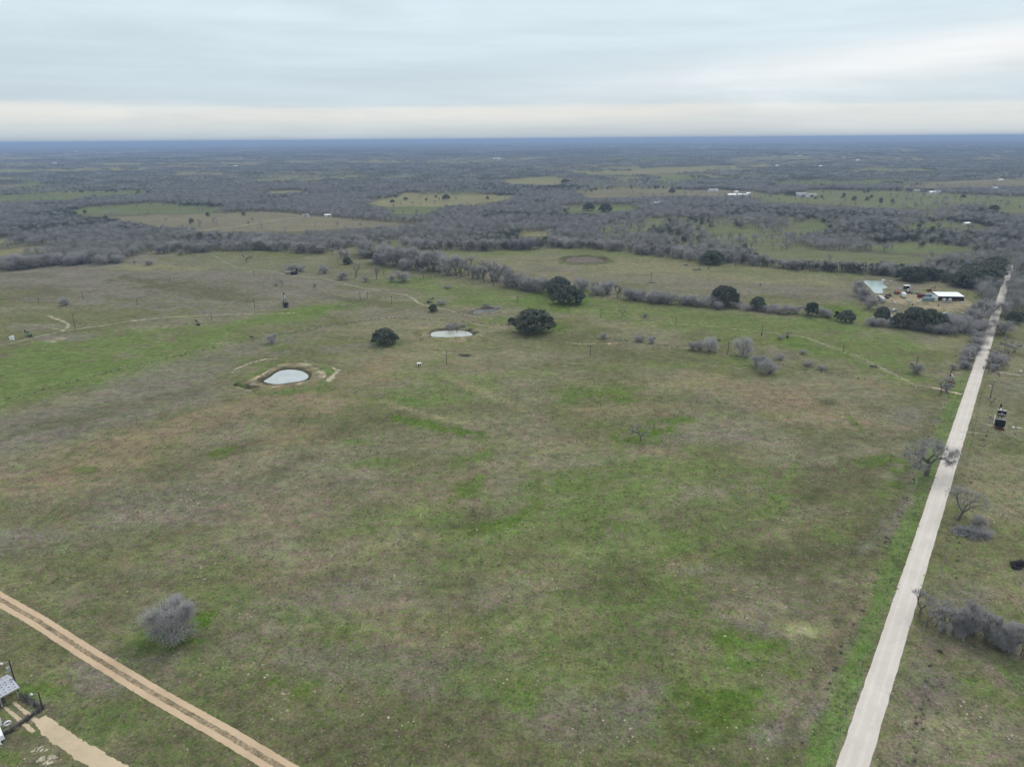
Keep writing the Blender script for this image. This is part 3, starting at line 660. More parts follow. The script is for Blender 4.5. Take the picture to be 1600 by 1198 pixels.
SCR = [([(366,578),(376,573),(388,568),(402,564),(416,561),(434,560)], 1.7, 0), ([(519,574),(526,578),(524,584),(516,590),(508,596),(496,600),(487,601)], 3.0, 0), ([(358,582),(366,581)], 2.0, 0),
 ([(382,610),(394,609.5),(402,609)], 1.2, 0), ([(424,604),(448,605),(462,602),(478,598),(492,592)], 1.6, 0), ([(470,563),(480,565)], 1.2, 0), ([(491,559),(500,558)], 1.6, 0), ([(446,549),(453,549)], 1.0, 0), ([(372,605),(378,606)], 1.2, 0),
 ([(884,534),(900,537),(914,538),(932,536)], .9, 0), ([(949,538),(954,536),(964,535)], 3.0, 1), ([(950,540),(958,539)], 1.2, 1), ([(811,549),(818,551)], 1.4, 0), ([(874,572),(887,571)], 1.0, 0), ([(1040,542),(1062,543),(1090,545)], .9, 0),
 ([(1144,921),(1153,920)], 1.3, 1), ([(1165,931),(1175,933)], 1.1, 0), ([(1183,941),(1188,942)], .8, 0), ([(1040,881),(1060,880)], .6, 1), ([(1359,924),(1364,931)], 1.2, 1), ([(1232,975),(1240,979)], .9, 1), ([(1334,910),(1340,912)], .8, 0),
 ([(1130,994),(1140,992)], .7, 0), ([(440,1083),(446,1084)], .9, 0), ([(48,1174),(58,1168),(66,1172),(75,1171)], 1.0, 0), ([(56,1190),(68,1184),(78,1182),(90,1184)], 1.1, 0), ([(60,1196),(72,1191),(84,1190)], .9, 0), ([(44,1188),(48,1187)], .6, 0),
 ([(1360,746),(1367,747)], .5, 0), ([(1113,571),(1118,570)], 1.0, 0), ([(1127,580),(1132,580)], .8, 0), ([(1364,587),(1372,589)], 1.3, 0), ([(650,585),(656,586)], .6, 0)]
for i, (pts, w, cl) in enumerate(SCR):
    strip('bare_earth', [G(*p) for p in pts], [w*(.45 if k in (0, len(pts)-1) else 1) for k in range(len(pts))], .009 + .0003*i, M_SCRAPE if cl == 0 else M_CLAY, .95, max(.35, w*.28), .16, 60+i)

# ------------------------------------------------------------------ ponds
def water_mat(name, col, rough):
    m_, n, b = new_mat(name)
    n.links.new(nscale(n, tuple(col), nmap(n, nnoise(n, .15, 3), .3, .7, .9, 1.1)), b.inputs['Base Color'])
    b.inputs['Roughness'].default_value = rough; b.inputs['Specular IOR Level'].default_value = .5
    bp = n.nodes.new('ShaderNodeBump'); bp.inputs['Strength'].default_value = .12; bp.inputs['Distance'].default_value = .03
    n.links.new(nnoise(n, 2.5, 3, .6, stretch=(1, 2.2, 1)), bp.inputs['Height']); n.links.new(bp.outputs[0], b.inputs['Normal'])
    return m_
M_WATER1 = water_mat('milky_grey_water', (.40,.43,.41), .12)
M_WATER2 = water_mat('milky_tan_water', (.42,.42,.36), .10)
M_WATER3 = water_mat('turquoise_water', (.36,.45,.415), .15)
M_WATER4 = water_mat('dark_mud_water', (.06,.055,.055), .3)
def smooth_ring(P, n=72):
    out = []; k = len(P)
    for j in range(n):
        t = j/n*k; i = int(t); f = t-i
        p0, p1, p2, p3 = (np.array(P[(i+q) % k]) for q in (-1, 0, 1, 2))
        out.append(.5*((2*p1)+(-p0+p2)*f+(2*p0-5*p1+4*p2-p3)*f*f+(-p0+3*p1-3*p2+p3)*f**3))
    return out
def pond(px_poly, wmat, rings, seed, zc=.06):
    W = smooth_ring([G(*p) for p in px_poly]); c = sum(W)/len(W); n = len(W)
    mb = MB(); mb.v = [(p[0], p[1], zc) for p in W] + [(c[0], c[1], zc)]
    for i in range(n): mb.f.append((i, (i+1) % n, n)); mb.mi.append(0)
    o = mb.build('pond_water', wmat); tag(o, kind='structure')
    if o.data.polygons[0].normal.z < 0: o.data.flip_normals()
    vs = []; cs = []; rad_ = np.mean([np.hypot(*(p-c)) for p in W])
    for q, (fr, z, s_) in enumerate(rings):
        for j, p in enumerate(W):
            d = p-c; L_ = np.hypot(*d); dirn = d/L_
            mid = d*(1-.0) + dirn*(fr)*rad_*(1 + .55*(vnoise(np.array([j/n*9.]), np.array([q*.8+seed]), seed)[0]-.5)*2*(q > 0))
            x, y = c+mid; vs.append((x, y, z*(.75+.5*vnoise(np.array([j/n*12.]), np.array([q*1.1]), seed+3)[0]) if z > .05 else z))
            k_ = vnoise(np.array([x/3.]), np.array([y/3.]), seed+9)[0]
            a = np.array(SOIL[s_[0]]); b_ = np.array(SOIL[s_[1]]); t = float(sstep(.35, .65, k_)); cs.append(a*(1-t)+b_*t)
    nr_ = len(rings); fs = []
    for q in range(nr_-1):
        for j in range(n):
            k = (j+1) % n; fs.append((q*n+j, q*n+k, (q+1)*n+k, (q+1)*n+j))
    me = bpy.data.meshes.new('pond_bank'); me.from_pydata(vs, [], fs); me.materials.append(M_GROUND)
    at = me.attributes.new('land', 'FLOAT_COLOR', 'POINT')
    at.data.foreach_set('color', np.hstack([np.array(cs), np.ones((len(cs), 1))]).ravel())
    me.polygons.foreach_set('use_smooth', [True]*len(fs)); me.update()
    if me.polygons[0].normal.z < 0: me.flip_normals()
    o = bpy.data.objects.new('pond_bank', me); C.objects.link(o); tag(o, kind='structure')
def cp(x0, y0, s_, pts): return [(x0+x*s_, y0+y*s_) for x, y in pts]
pond(cp(340, 540, .1375, [(525,400),(600,355),(650,315),(720,285),(830,272),(940,285),(1010,315),(1035,345),(1020,375),(960,400),(800,425),(680,440),(600,432),(540,418)]), M_WATER1,
     [(-.03,.03,('mud','mud')),(.10,.35,('mud','mud')),(.20,.5,('pink','mud')),(.36,.75,('pink','tan')),(.55,.9,('tan','sand')),(.75,.8,('pink','olive')),(.95,.4,('olive','green')),(1.15,-.05,('olive','green'))], 3)
pond(cp(560, 460, .2125, [(528,297),(545,278),(600,268),(700,264),(790,270),(838,290),(835,305),(790,316),(700,322),(600,322),(545,315)]), M_WATER2,
     [(-.03,.03,('mud','mud')),(.08,.4,('mud','grey')),(.22,1.1,('mud','dry')),(.42,1.2,('dry','dry')),(.7,-.05,('dry','olive'))], 5)
pond([(738,489),(744,485),(757,483),(768,482.5),(776,483),(770,486),(757,488.5),(745,490)], M_WATER4,
     [(-.03,.03,('mud','mud')),(.2,.6,('mud','grey')),(.5,1.2,('grey','dry')),(.9,-.05,('grey','olive'))], 6)
pond(cp(1340, 400, .1628, [(60,240),(150,236),(250,242),(245,265),(290,300),(240,320),(245,352),(170,356),(120,310),(80,270)]), M_WATER3,
     [(-.03,.03,('mud','grey')),(.10,.3,('grey','dry')),(.35,-.05,('grey','dry'))], 7)
pond([(884,407),(895,403),(915,402),(935,404),(945,408),(935,411),(912,412),(893,411)], M_WATER4 and ground_material('dry_pond_floor', False, (.15,.125,.10)),
     [(-.03,.03,('grey','mud')),(.1,.8,('mud','dark')),(.3,1.6,('dark','olive')),(.55,-.05,('pasture','dry'))], 8, .1)

# ------------------------------------------------------------------ trees
def rvec(rd):
    z = rd.uniform(-1, 1); t = rd.uniform(0, 2*PI); s_ = math.sqrt(1-z*z); return Vector((s_*math.cos(t), s_*math.sin(t), z))
def sliver(mb, p, d, l, w, mi):
    s_ = d.cross(Vector((0.3, 0.2, 1)) if abs(d.z) < .9 else Vector((1, 0, 0))).normalized()
    mb.tri(tuple(p - s_*w/2), tuple(p + s_*w/2), tuple(p + d*l), mi)
def grow(rd, trunk, crown, p, d, l, r, depth, maxd, spread, up, twn, twl, tww):
    n = 2 if depth < 2 else 1; q = p; dd = d
    for k in range(n):
        nd = (dd + rvec(rd)*.16 + Vector((0, 0, up*.05))).normalized()
        e = q + nd*(l/n); ra = r*(1-.25*k/n); rb = r*(1-.25*(k+1)/n)
        (trunk if depth == 0 else crown).tube(q, e, ra, rb, 6 if depth < 2 else (4 if depth < 3 else 3), 0)
        q = e; dd = nd
    if depth >= maxd:
        for k in range(twn):
            t = rd.random(); o = p.lerp(q, t)
            sliver(crown, o, (dd*.7 + rvec(rd)*.8 + Vector((0, 0, .15))).normalized(), twl*rd.uniform(.5, 1.2), tww, 1)
        return
    nb = rd.choice((2, 3, 3)) if depth > 0 else rd.choice((3, 4))
    for k in range(nb):
        a = rvec(rd); a = (a - dd*a.dot(dd)).normalized()
        sp = spread*rd.uniform(.6, 1.25)*(1.1 if depth == 0 else 1)
        nd = (dd*math.cos(sp) + a*math.sin(sp) + Vector((0, 0, up))).normalized()
        grow(rd, trunk, crown, q, nd, l*rd.uniform(.62, .86), r*.75*.8, depth+1, maxd, spread, up, twn, twl, tww)
    if depth >= 2:
        for k in range(max(1, twn//2)):
            sliver(crown, p.lerp(q, rd.random()), (dd*.5+rvec(rd)).normalized(), twl, tww, 1)
def fit(mbs, h):
    zm = max(v[2] for mb in mbs for v in mb.v); s_ = h/zm
    for mb in mbs: mb.v = [(v[0]*s_, v[1]*s_, v[2]*s_) for v in mb.v]
PROTO = {}
def park(name, parts):                # hold source meshes of a kind; the first use is linked like any other
    PROTO[name] = parts
def bare_tree_meshes(name, seed, h=9., maxd=5, spread=.62, up=.10, twn=7, twl=.9, tww=.035, tl=2.2, tr=.32, twig=None):
    rd = random.Random(seed); t, c = MB(), MB()
    grow(rd, t, c, Vector((0,0,-.1)), Vector((rd.uniform(-.1,.1), rd.uniform(-.1,.1), 1)).normalized(), tl, tr, 0, maxd, spread, up, twn, twl, tww)
    fit((t, c), h)
    park(name, [('trunk', t.mesh(name+'_trunk', [M_BARK])), ('crown', c.mesh(name+'_crown', [M_BARK, twig or M_TWIG]))])
def bush_meshes(name, seed, h=6., r=4., nst=9, ntw=5200, tww=.035, twig=None, trunked=False):
    """many stems and a dense cloud of fine twigs with an uneven dome outline"""
    rd = random.Random(seed); t, c = MB(), MB()
    lobes = [(Vector((rd.uniform(-.62,.62)*r, rd.uniform(-.62,.62)*r, h*rd.uniform(.22,.72))), r*rd.uniform(.30,.50)) for _ in range(16)]
    for k in range(nst):
        L_ = lobes[k % len(lobes)]; b = Vector((rd.gauss(0,.25), rd.gauss(0,.25), -.1)); mid = b.lerp(L_[0], .5) + rvec(rd)*.4
        t.tube(b, mid, .13, .08, 5); c.tube(mid, L_[0], .08, .04, 4)
    for k in range(ntw):
        L_ = rd.choice(lobes); d = rvec(rd); rr = L_[1]*rd.random()**.45
        p = L_[0] + Vector((d.x*rr, d.y*rr, d.z*rr*.8))
        if p.z < .25: p.z = rd.uniform(.2, 1.0)
        o = (p - Vector((0, 0, h*.15))).normalized()
        sliver(c, p, (o*.8 + rvec(rd)*.7 + Vector((0,0,.25))).normalized(), rd.uniform(.4, 1.1), tww*rd.uniform(.7, 1.5), 1)
        if k % 14 == 0: c.tube(L_[0], p, .028, .01, 3)
    fit((t, c), h)
    park(name, [('trunk', t.mesh(name+'_trunk', [M_BARK])), ('crown', c.mesh(name+'_crown', [M_BARK, twig or M_TWIG]))])
def oak_meshes(name, seed, h=9., r=8., nl=46, per=120, leaf=.42, mat=None, conic=False):
    rd = random.Random(seed); t, c = MB(), MB()
    t.tube((0,0,-.2), (rd.uniform(-.3,.3), rd.uniform(-.3,.3), h*.28), r*.07, r*.05, 8)
    lobes = []
    for k in range(nl):
        a = rd.uniform(0, 2*PI); z = rd.random()**.8
        rad_ = r*(math.sqrt(max(0, 1-z**2.2)))*rd.uniform(.55, .92) if not conic else r*(1-z)*rd.uniform(.5, 1)
        L_ = Vector((math.cos(a)*rad_, math.sin(a)*rad_, h*(.20+.66*z))); lobes.append((L_, r*rd.uniform(.10, .21)))
    for L_, lr in lobes[::3]: c.tube((0, 0, h*.26), L_, r*.026, r*.01, 4)
    for L_, lr in lobes:
        for k in range(per):
            d = rvec(rd); p = L_ + Vector((d.x, d.y, d.z*.75))*lr*rd.uniform(.72, 1.08)
            n = (d + rvec(rd)*.9).normalized(); a = n.orthogonal().normalized(); b = n.cross(a); s_ = leaf*rd.uniform(.6, 1.3)
            c.quad(tuple(p-a*s_-b*s_*.5), tuple(p+a*s_*.6-b*s_*.7), tuple(p+a*s_+b*s_*.6), tuple(p-a*s_*.5+b*s_*.8), 1)
    park(name, [('trunk', t.mesh(name+'_trunk', [M_BARK])), ('crown', c.mesh(name+'_crown', [M_BARK, mat or M_OAK]))])
bare_tree_meshes('spread_a', 11, 10, 6, .80, .10, 7, 1.0, .026, 1.9, .34)
bare_tree_meshes('spread_b', 31, 10, 6, .74, .03, 6, 1.0, .026, 2.4, .32)
bare_tree_meshes('bare_a', 3, 9, 5, .60, .12, 8, 1.0, .045)
bare_tree_meshes('bare_b', 8, 9, 5, .52, .16, 8, 1.0, .045)
bare_tree_meshes('bare_c', 15, 9, 5, .70, .08, 8, 1.0, .045)
bare_tree_meshes('sapling', 21, 4, 4, .5, .15, 4, .5, .03, 1.4, .10)
bush_meshes('bush_a', 5, 6.5, 3.9, 9, 13000, .030, M_TWIGL)
bush_meshes('bush_b', 9, 5.0, 4.0, 8, 3600, .05)
bush_meshes('bush_c', 14, 4.0, 4.6, 8, 3200, .05)
bush_meshes('pale_bush', 17, 6.0, 4.0, 8, 4200, .055, M_TWIGP)
oak_meshes('oak_a', 2, 9.5, 8.5, 95, 95, .34)
oak_meshes('oak_b', 6, 9.0, 8.0, 84, 95, .36)
oak_meshes('cedar', 13, 7.0, 3.6, 34, 80, .30, M_CEDAR)
used = {}
def plant(kind, x, y, h, label, cat, group=None, rz=None, w=1.0, z=0.0, name=None, parts=True):
    parts_ = PROTO[kind]
    zm = max(max(v.co.z for v in me_.vertices) for _, me_ in parts_) if kind not in used else used[kind][0]
    if kind not in used: used[kind] = [zm, None]
    s_ = h/zm; rz = random.uniform(0, 2*PI) if rz is None else rz
    src = used[kind][1]
    nm = name or {'oak': 'live_oak_tree', 'cedar': 'cedar_tree', 'bush': 'bare_bush', 'pale': 'bare_bush', 'sapling': 'sapling'}.get(kind.split('_')[0], 'bare_tree')
    if src is None:
        root = empty(nm, (x, y, z), rz, (s_*w, s_*w, s_))
        for pn, me_ in parts_:
            o = bpy.data.objects.new(pn, me_); C.objects.link(o); o.parent = root
        used[kind][1] = root; tag(root, label, cat, group); return root
    root = copy_tree(src, (x, y, z), rz, (s_*w, s_*w, s_), label, cat, group)
    root.name = nm
    return root
# scattered trees known one by one: kind, base x, base y, survey height px, width factor, label
def P(kind, px, py, hpx, label, cat='tree', w=1.0, rz=None, name=None, group=None):
    x, y = G(px, py); d = math.hypot(x, y)
    ca = d/math.hypot(d, CAM_H)
    h = hpx*mpp(px, py)/ca * 1.02
    return plant(kind, x, y, h, label, cat, group, rz, w, name=name)
P('bush_a', 273, 994, 58, 'large rounded leafless grey bush standing alone in the left foreground pasture', 'bush', 1.0)
P('spread_a', 1447, 742, 60, 'leafless spreading tree leaning over the west edge of the gravel road', 'tree', 1.15)
P('spread_b', 1497, 812, 56, 'gnarled leafless tree above a brush pile on the east side of the road', 'tree', 1.1)
P('bare_a', 1436, 962, 40, 'bare tree at the road end of the hedgerow right of the gravel road', 'tree', 1.0)
P('oak_a', 834, 519, 36, 'biggest dark live oak, wide and domed, at the fence right of the tan pond', 'oak', 1.0)
P('oak_b', 888, 474, 27, 'domed live oak on bright grass just in front of the creek trees', 'oak', 1.05)
P('oak_b', 873, 462, 30, 'live oak half hidden behind the domed oak by the creek trees', 'oak', .8)
P('oak_a', 602, 538, 25, 'medium live oak standing alone left of the tan pond on green grass', 'oak', .92)
P('oak_b', 677, 487, 12, 'small dark live oak beside the sandy cattle track', 'oak', .7)
P('oak_a', 800, 506, 10, 'tiny dark live oak just left of the biggest live oak', 'oak', .75)
P('oak_a', 1130, 478, 32, 'tall dark evergreen oak in the middle of the creek hedge', 'oak', .78)
P('oak_b', 1184, 484, 21, 'small dark evergreen oak in the hedge right of the tall one', 'oak', .72)
P('cedar', 1268, 494, 22, 'slender green evergreen in the hedge left of the bright green patch', 'tree', 1.1)
P('oak_b', 1322, 503, 19, 'dark rounded evergreen at the pasture edge left of the yard oaks', 'oak', .8)
P('cedar', 1307, 500, 14, 'small dark evergreen left of the rounded one at the pasture edge', 'tree', .8)
for i, (px, py, hh, w, lb) in enumerate([(1377,503,25,.56,'leftmost dark oak of the row in front of the farmyard'),(1404,512,24,.62,'second dark oak from the left in front of the farmyard'),
    (1427,512,33,.70,'tall dark oak in front of the white truck yard'),(1449,516,34,.70,'broad dark oak right of centre in the row before the farmyard'),
    (1468,517,27,.66,'rightmost dark oak of the row before the farmyard')]):
    P(('oak_a','oak_b')[i % 2], px, py, hh, lb, 'oak', w)
P('oak_a', 1112, 413, 22, 'broad live oak on the far wood edge above the middle field', 'oak', .95)
P('cedar', 586, 411, 18, 'dark green evergreen among the bare creek trees', 'tree', 1.2)
P('oak_b', 543, 413, 11, 'small dark oak left of the green evergreen in the creek trees', 'oak', .8)
P('oak_b', 578, 404, 9, 'dark oak just behind the creek evergreen', 'oak', .8)
for px, py, hh, w, lb in [(920,329,12,.9,'dark oak, left of the pair on the far green field'),(946,331,13,1.0,'dark oak, right of the pair on the far green field'),(613,317,5,.9,'small oak, left one in the tan clearing'),(634,313,5,.9,'small oak, right one in the tan clearing'),
    (697,312,8,.9,'oak at the right end of the tan clearing'),(883,287,7,1.2,'lone dark oak beyond the scrub at mid distance'),(1235,306,8,1.3,'dark oak beside the grey roofed far house'),(1253,330,7,1.0,'dark oak at the scrub edge under the pasture'),
    (1553,329,9,1.1,'dark domed oak at the right end of the far pasture'),(1507,350,8,1.0,'dark oak in the far wood edge above a green strip'),(1505,309,5,1.0,'small dark oak on the far pasture'),(1210,298,3,1.2,'tiny dark tree on the tan rise'),(1318,305,3,1.0,'tiny dark tree on the far pasture'),(1050,302,8,.8,'bare looking oak on the tan field edge')]:
    P('oak_a', px, py, hh, lb, 'oak', w)
for i, (px, py, hh, w) in enumerate([(1415,438,20,.9),(1430,440,24,.9),(1450,437,20,.9),(1505,448,26,1.0),(1520,445,30,1.0),(1535,440,28,1.0),(1545,432,26,1.0),(1555,420,20,1.0),(1420,432,16,1.),(1515,437,26,1.)]):
    P(('oak_a','oak_b')[i % 2], px, py, hh, ['leftmost dark oak of the wood edge behind the farmyard','dark oak behind the blue containers, second front one of the wood edge','dark oak behind the left end of the white roofed shed','dark oak just right of the white roofed shed, front of the wood edge','large dark oak between the white roofed shed and the road','tall dark oak nearest the road behind the farmyard','dark oak overhanging the road where it enters the wood','rearmost dark oak right beside the far end of the road','small dark oak behind the leftmost wood edge oak','dark oak standing behind the large one right of the shed'][i], 'oak', w)
P('bush_b', 1567, 522, 28, 'rounded grey tree on the east verge where the road enters the trees', 'tree', 1.1)
P('oak_a', 1582, 505, 20, 'dark oak behind the rounded verge tree at the right edge', 'oak', .7)
LONE = [('bush_b',425,537,17,.85,'pale round leafless bush alone left of centre, above the milky pond','bush'),('bush_b',104,477,13,.95,'round leafless tree at the edge of the grey weeds on the left','tree'),
 ('bare_c',385,410,17,1.0,'bare spreading tree near the wood edge at upper left','tree'),('pale_bush',1161,555,33,.75,'tall pale leafless tree by the middle fence','tree'),
 ('pale_bush',1108,549,26,.8,'pale leafless tree at the right end of the thicket','tree'),('bush_b',1082,546,15,.9,'low grey bush at the left end of the thicket','bush'),('bush_b',1094,548,18,.8,'grey bush in the middle of the pale thicket','bush'),
 ('bush_b',1182,574,22,.9,'left one of two grey trees on bright grass by the fence','tree'),('bush_b',1203,584,24,.95,'right one of two grey trees on bright grass by the fence','tree'),
 ('bush_c',1218,562,12,.9,'low brush behind the two grey trees','bush'),('bush_c',1262,572,10,1.2,'low wide brush left of the green strip by the fence','bush'),('bush_c',1285,578,10,1.1,'low wide brush right of the first, by the fence','bush'),
 ('bush_b',1433,583,20,.95,'rounded leafless bush with a dark pole behind it','bush'),('bare_a',1470,615,30,.75,'bare tree by the track gate beside the red pumpjack','tree'),('bush_b',1478,612,16,.7,'small bush under the bare gate tree','bush'),
 ('sapling',1122,635,12,1.0,'tiny bare sapling on a small green spot','sapling'),('bare_c',1001,689,27,1.15,'thin pale bare tree on the bright green patch','tree'),('sapling',1021,674,21,1.2,'small bare sapling right of the thin tree on the green patch','sapling'),
 ('bare_c',972,494,14,.95,'dark leaning bare tree in the pasture beyond the fence','tree'),('bush_b',1007,496,8,.8,'small grey bush right of the leaning tree','bush'),('bush_b',944,530,10,1.0,'grey bush on the middle fence, left one','bush'),
 ('bush_c',999,533,13,1.1,'wide grey bush on the middle fence, centre one','bush'),('bush_b',1018,537,12,.9,'grey bush on the middle fence right of the wide one','bush'),('bare_c',1232,527,12,1.0,'dark bare tree with a black trunk in the right pasture','tree'),
 ('bush_c',1219,530,8,.9,'small bush left of the black trunked tree','bush'),('bush_c',1255,553,8,1.0,'faint low bush above the fence brush','bush'),('bare_b',714,519,18,.9,'bare tree on the far bank of the tan pond','tree'),('bush_c',704,515,12,1.0,'brush on the left of the tan pond bank','bush'),
 ('bush_c',722,513,10,1.1,'brush on the right of the tan pond bank','bush'),('bare_b',728,521,9,.6,'thin bare tree at the right side of the tan pond','tree'),('bush_c',690,476,9,1.3,'low grey thicket behind the small oak','bush'),('bush_c',760,480,8,1.2,'brush behind the dark muddy pond','bush'),('bush_c',778,484,7,1.2,'brush at the right end of the dark muddy pond','bush'),
 ('bush_c',700,451,7,1.2,'low brush in the pasture left of the creek trees','bush'),('bare_c',1570,550,26,.8,'bare tree beside the road below the rounded verge tree','tree'),('bare_c',1549,575,22,.7,'bare tree on the east verge by the side track','tree'),('bush_b',1551,580,14,.8,'bush at the mouth of the side track','bush'),
 ('bush_c',1520,836,15,1.0,'low tangle of brush under the gnarled tree','bush'),('bush_c',1499,830,12,.8,'grey pile of cut brush under the gnarled tree','bush'),('bush_b',1524,822,20,.9,'loose grey bush behind the brush pile, right of the gnarled tree','bush'),('bush_c',1538,838,15,1.0,'right end of the tangle below the gnarled tree','bush'),('bare_c',1547,633,14,.8,'thin bare tree by the lamp pole right of the road','tree'),
 ('bush_b',432,447,6,1.,'tiny bush left of the dark tank pumpjack','bush'),('bare_b',441,447,12,.9,'small bare tree below the dark tank','tree'),('bush_b',491,449,8,.6,'small dark bush right of the dark tank','bush'),('bush_c',455,424,14,1.0,'grey brush behind the dark tank','bush'),('bush_c',470,424,12,.9,'grey brush right of the dark tank','bush'),
 ('bush_b',533,437,14,1.0,'round bush left of the creek trees','bush'),('bush_b',572,440,10,.8,'small bush under the creek trees','bush'),('bush_b',611,440,12,.7,'narrow bush left of the round one by the creek','bush'),('bush_b',632,440,19,1.0,'round bare tree in front of the creek trees','tree'),('bare_a',662,436,18,.8,'bare tree at the front of the creek trees','tree'),
 ('bare_a',588,437,24,.8,'bare tree left of the pole by the creek','tree'),('bare_b',556,433,26,.9,'bare tree with round crown at the left of the creek trees','tree'),('bush_b',508,427,14,.9,'dark low bush left of the creek line','bush'),('bush_b',183,411,15,1.0,'round grey tree in front of the left wood','tree'),
 ('bush_b',232,414,8,1.3,'low brush right of the round grey tree','bush'),('bush_b',210,411,5,.9,'small bush between the grey tree and the brush','bush'),('bush_b',281,399,10,.8,'small tree in front of the left wood edge','tree'),('bush_b',606,383,9,1.0,'small dark bush in the green gap of the wood','bush'),('bush_b',1490,577,10,.8,'small bush west of the road above the red pumpjack','bush')]
for k_, px, py, hh, w, lb, ct in LONE: P(k_, px, py, hh, lb, ct, w)
# hedges and tree lines: every tree of its own
def line(pts, n, hpx, kinds, label, group, jit=(5, 2.2), hv=.3, w=(.8, 1.05)):
    seg = [math.hypot(pts[i+1][0]-pts[i][0], pts[i+1][1]-pts[i][1]) for i in range(len(pts)-1)]; tot = sum(seg)
    for k in range(n):
        s_ = (k+random.uniform(.1, .9))/n*tot; i = 0
        while s_ > seg[i] and i < len(seg)-1: s_ -= seg[i]; i += 1
        f = s_/seg[i]; px = pts[i][0]*(1-f)+pts[i+1][0]*f + random.uniform(-1, 1)*jit[0]; py = pts[i][1]*(1-f)+pts[i+1][1]*f + random.uniform(-1, 1)*jit[1]
        hh = hpx[i]*(1-f)+hpx[i+1]*f if isinstance(hpx, list) else hpx
        kd = random.choice(kinds); third = ('left', 'middle', 'right')[min(2, int(3*k/n))]
        P(kd, px, py, hh*random.uniform(1-hv, 1+hv), ('rounded twiggy ' if kd.startswith('bush') else 'open branched ') + label + ', its ' + third + ' third', 'bush' if label.startswith('bush') else 'tree', random.uniform(*w), group=group, name='twiggy_tree' if kd.startswith('bush') else 'bare_tree')
line([(560,398),(600,412),(640,420),(690,425),(730,432),(775,442),(810,452),(850,458)], 62, [20,24,27,27,27,26,24,22], ['bare_a','bare_b','bare_c','bush_b'], 'tree of the dense creek line crossing the pasture', 'bare trees of the creek line', (7,4))
line([(480,398),(540,402),(580,400)], 9, 16, ['bare_a','bare_c','bush_b'], 'tree at the left start of the creek line', 'bare trees at the left start of the creek line', (6,3))
line([(900,455),(940,460),(1000,470),(1060,477),(1110,480)], 30, [20,20,19,18,18], ['bare_a','bare_c','bush_b','bush_c'], 'tree in the hedge right of the domed oak', 'bare trees of the creek hedge', (6,2))
line([(1060,474),(1110,480),(1150,483),(1200,487),(1260,492),(1300,497)], 26, [14,16,14,12,16,14], ['bush_b','bush_c','bare_a'], 'bush in the hedge running towards the farmyard', 'bare bushes of the right hedge', (5,2))
line([(1355,505),(1400,512),(1470,520),(1530,518)], 20, [16,14,18,26], ['bush_b','bush_c','bare_a'], 'tree among the dark oaks before the farmyard', 'bare trees before the farmyard', (6,3))
line([(1480,510),(1510,505),(1530,500),(1545,490)], 16, [18,24,28,28], ['bush_b','bare_a','bare_b'], 'tree between the yard oaks and the road', 'bare trees near the road bend', (7,4))
line([(1336,452),(1346,462),(1354,474),(1358,484)], 14, [14,18,20,18], ['bush_b','bare_b'], 'tree of the thicket left of the turquoise pond', 'bare trees beside the turquoise pond', (4,2), .2)
line([(1523,545),(1518,560),(1506,580),(1528,530),(1533,515)], 24, 17, ['bush_b','bare_b'], 'bush on the west verge of the gravel road', 'bare bushes of the west verge', (4,5))
line([(1556,548),(1550,565),(1545,585),(1575,560),(1590,545)], 12, 18, ['bush_b','bare_c','bare_b'], 'tree on the east verge below the rounded verge tree', 'bare trees of the east verge', (5,5))
line([(1448,975),(1480,985),(1520,995),(1560,1012),(1610,1030),(1650,1045)], 24, [32,40,44,46,48,48], ['bare_b','bare_a','bare_c','bare_b','bush_a'], 'tree of the foreground hedgerow right of the road', 'trees of the foreground hedgerow', (6,4), .2, (.7,.9))
line([(-10,423),(60,416),(130,412),(190,410)], 34, [20,20,20,18], ['bare_a','bare_b','bush_b'], 'tree on the front edge of the left wood', 'front trees of the left wood', (4,2), .25, (.8,1.1))
line([(235,394),(300,395),(360,392),(400,390),(430,393),(490,396),(540,386),(600,378)], 44, [15,16,16,18,18,18,16,15], ['bare_a','bare_b','bush_b'], 'tree on the wood edge left of centre', 'front trees of the left centre wood', (4,2), .25, (.8,1.1))
line([(634,387),(690,390),(770,392),(840,388),(890,387)], 34, [20,20,20,18,16], ['bare_a','bare_b','bush_b'], 'tree on the wood edge behind the creek line', 'front trees of the centre wood', (4,1.5), .2, (.8,1.1))
line([(890,387),(950,391),(985,395),(1060,404),(1100,409),(1200,417),(1260,423),(1325,428),(1400,433)], 60, [16,16,18,20,20,18,18,20,18], ['bare_a','bare_b','bush_b','bare_a'], 'tree of the long wood edge behind the middle field', 'trees of the long wood edge', (4,1.5), .25, (.75,1.05))

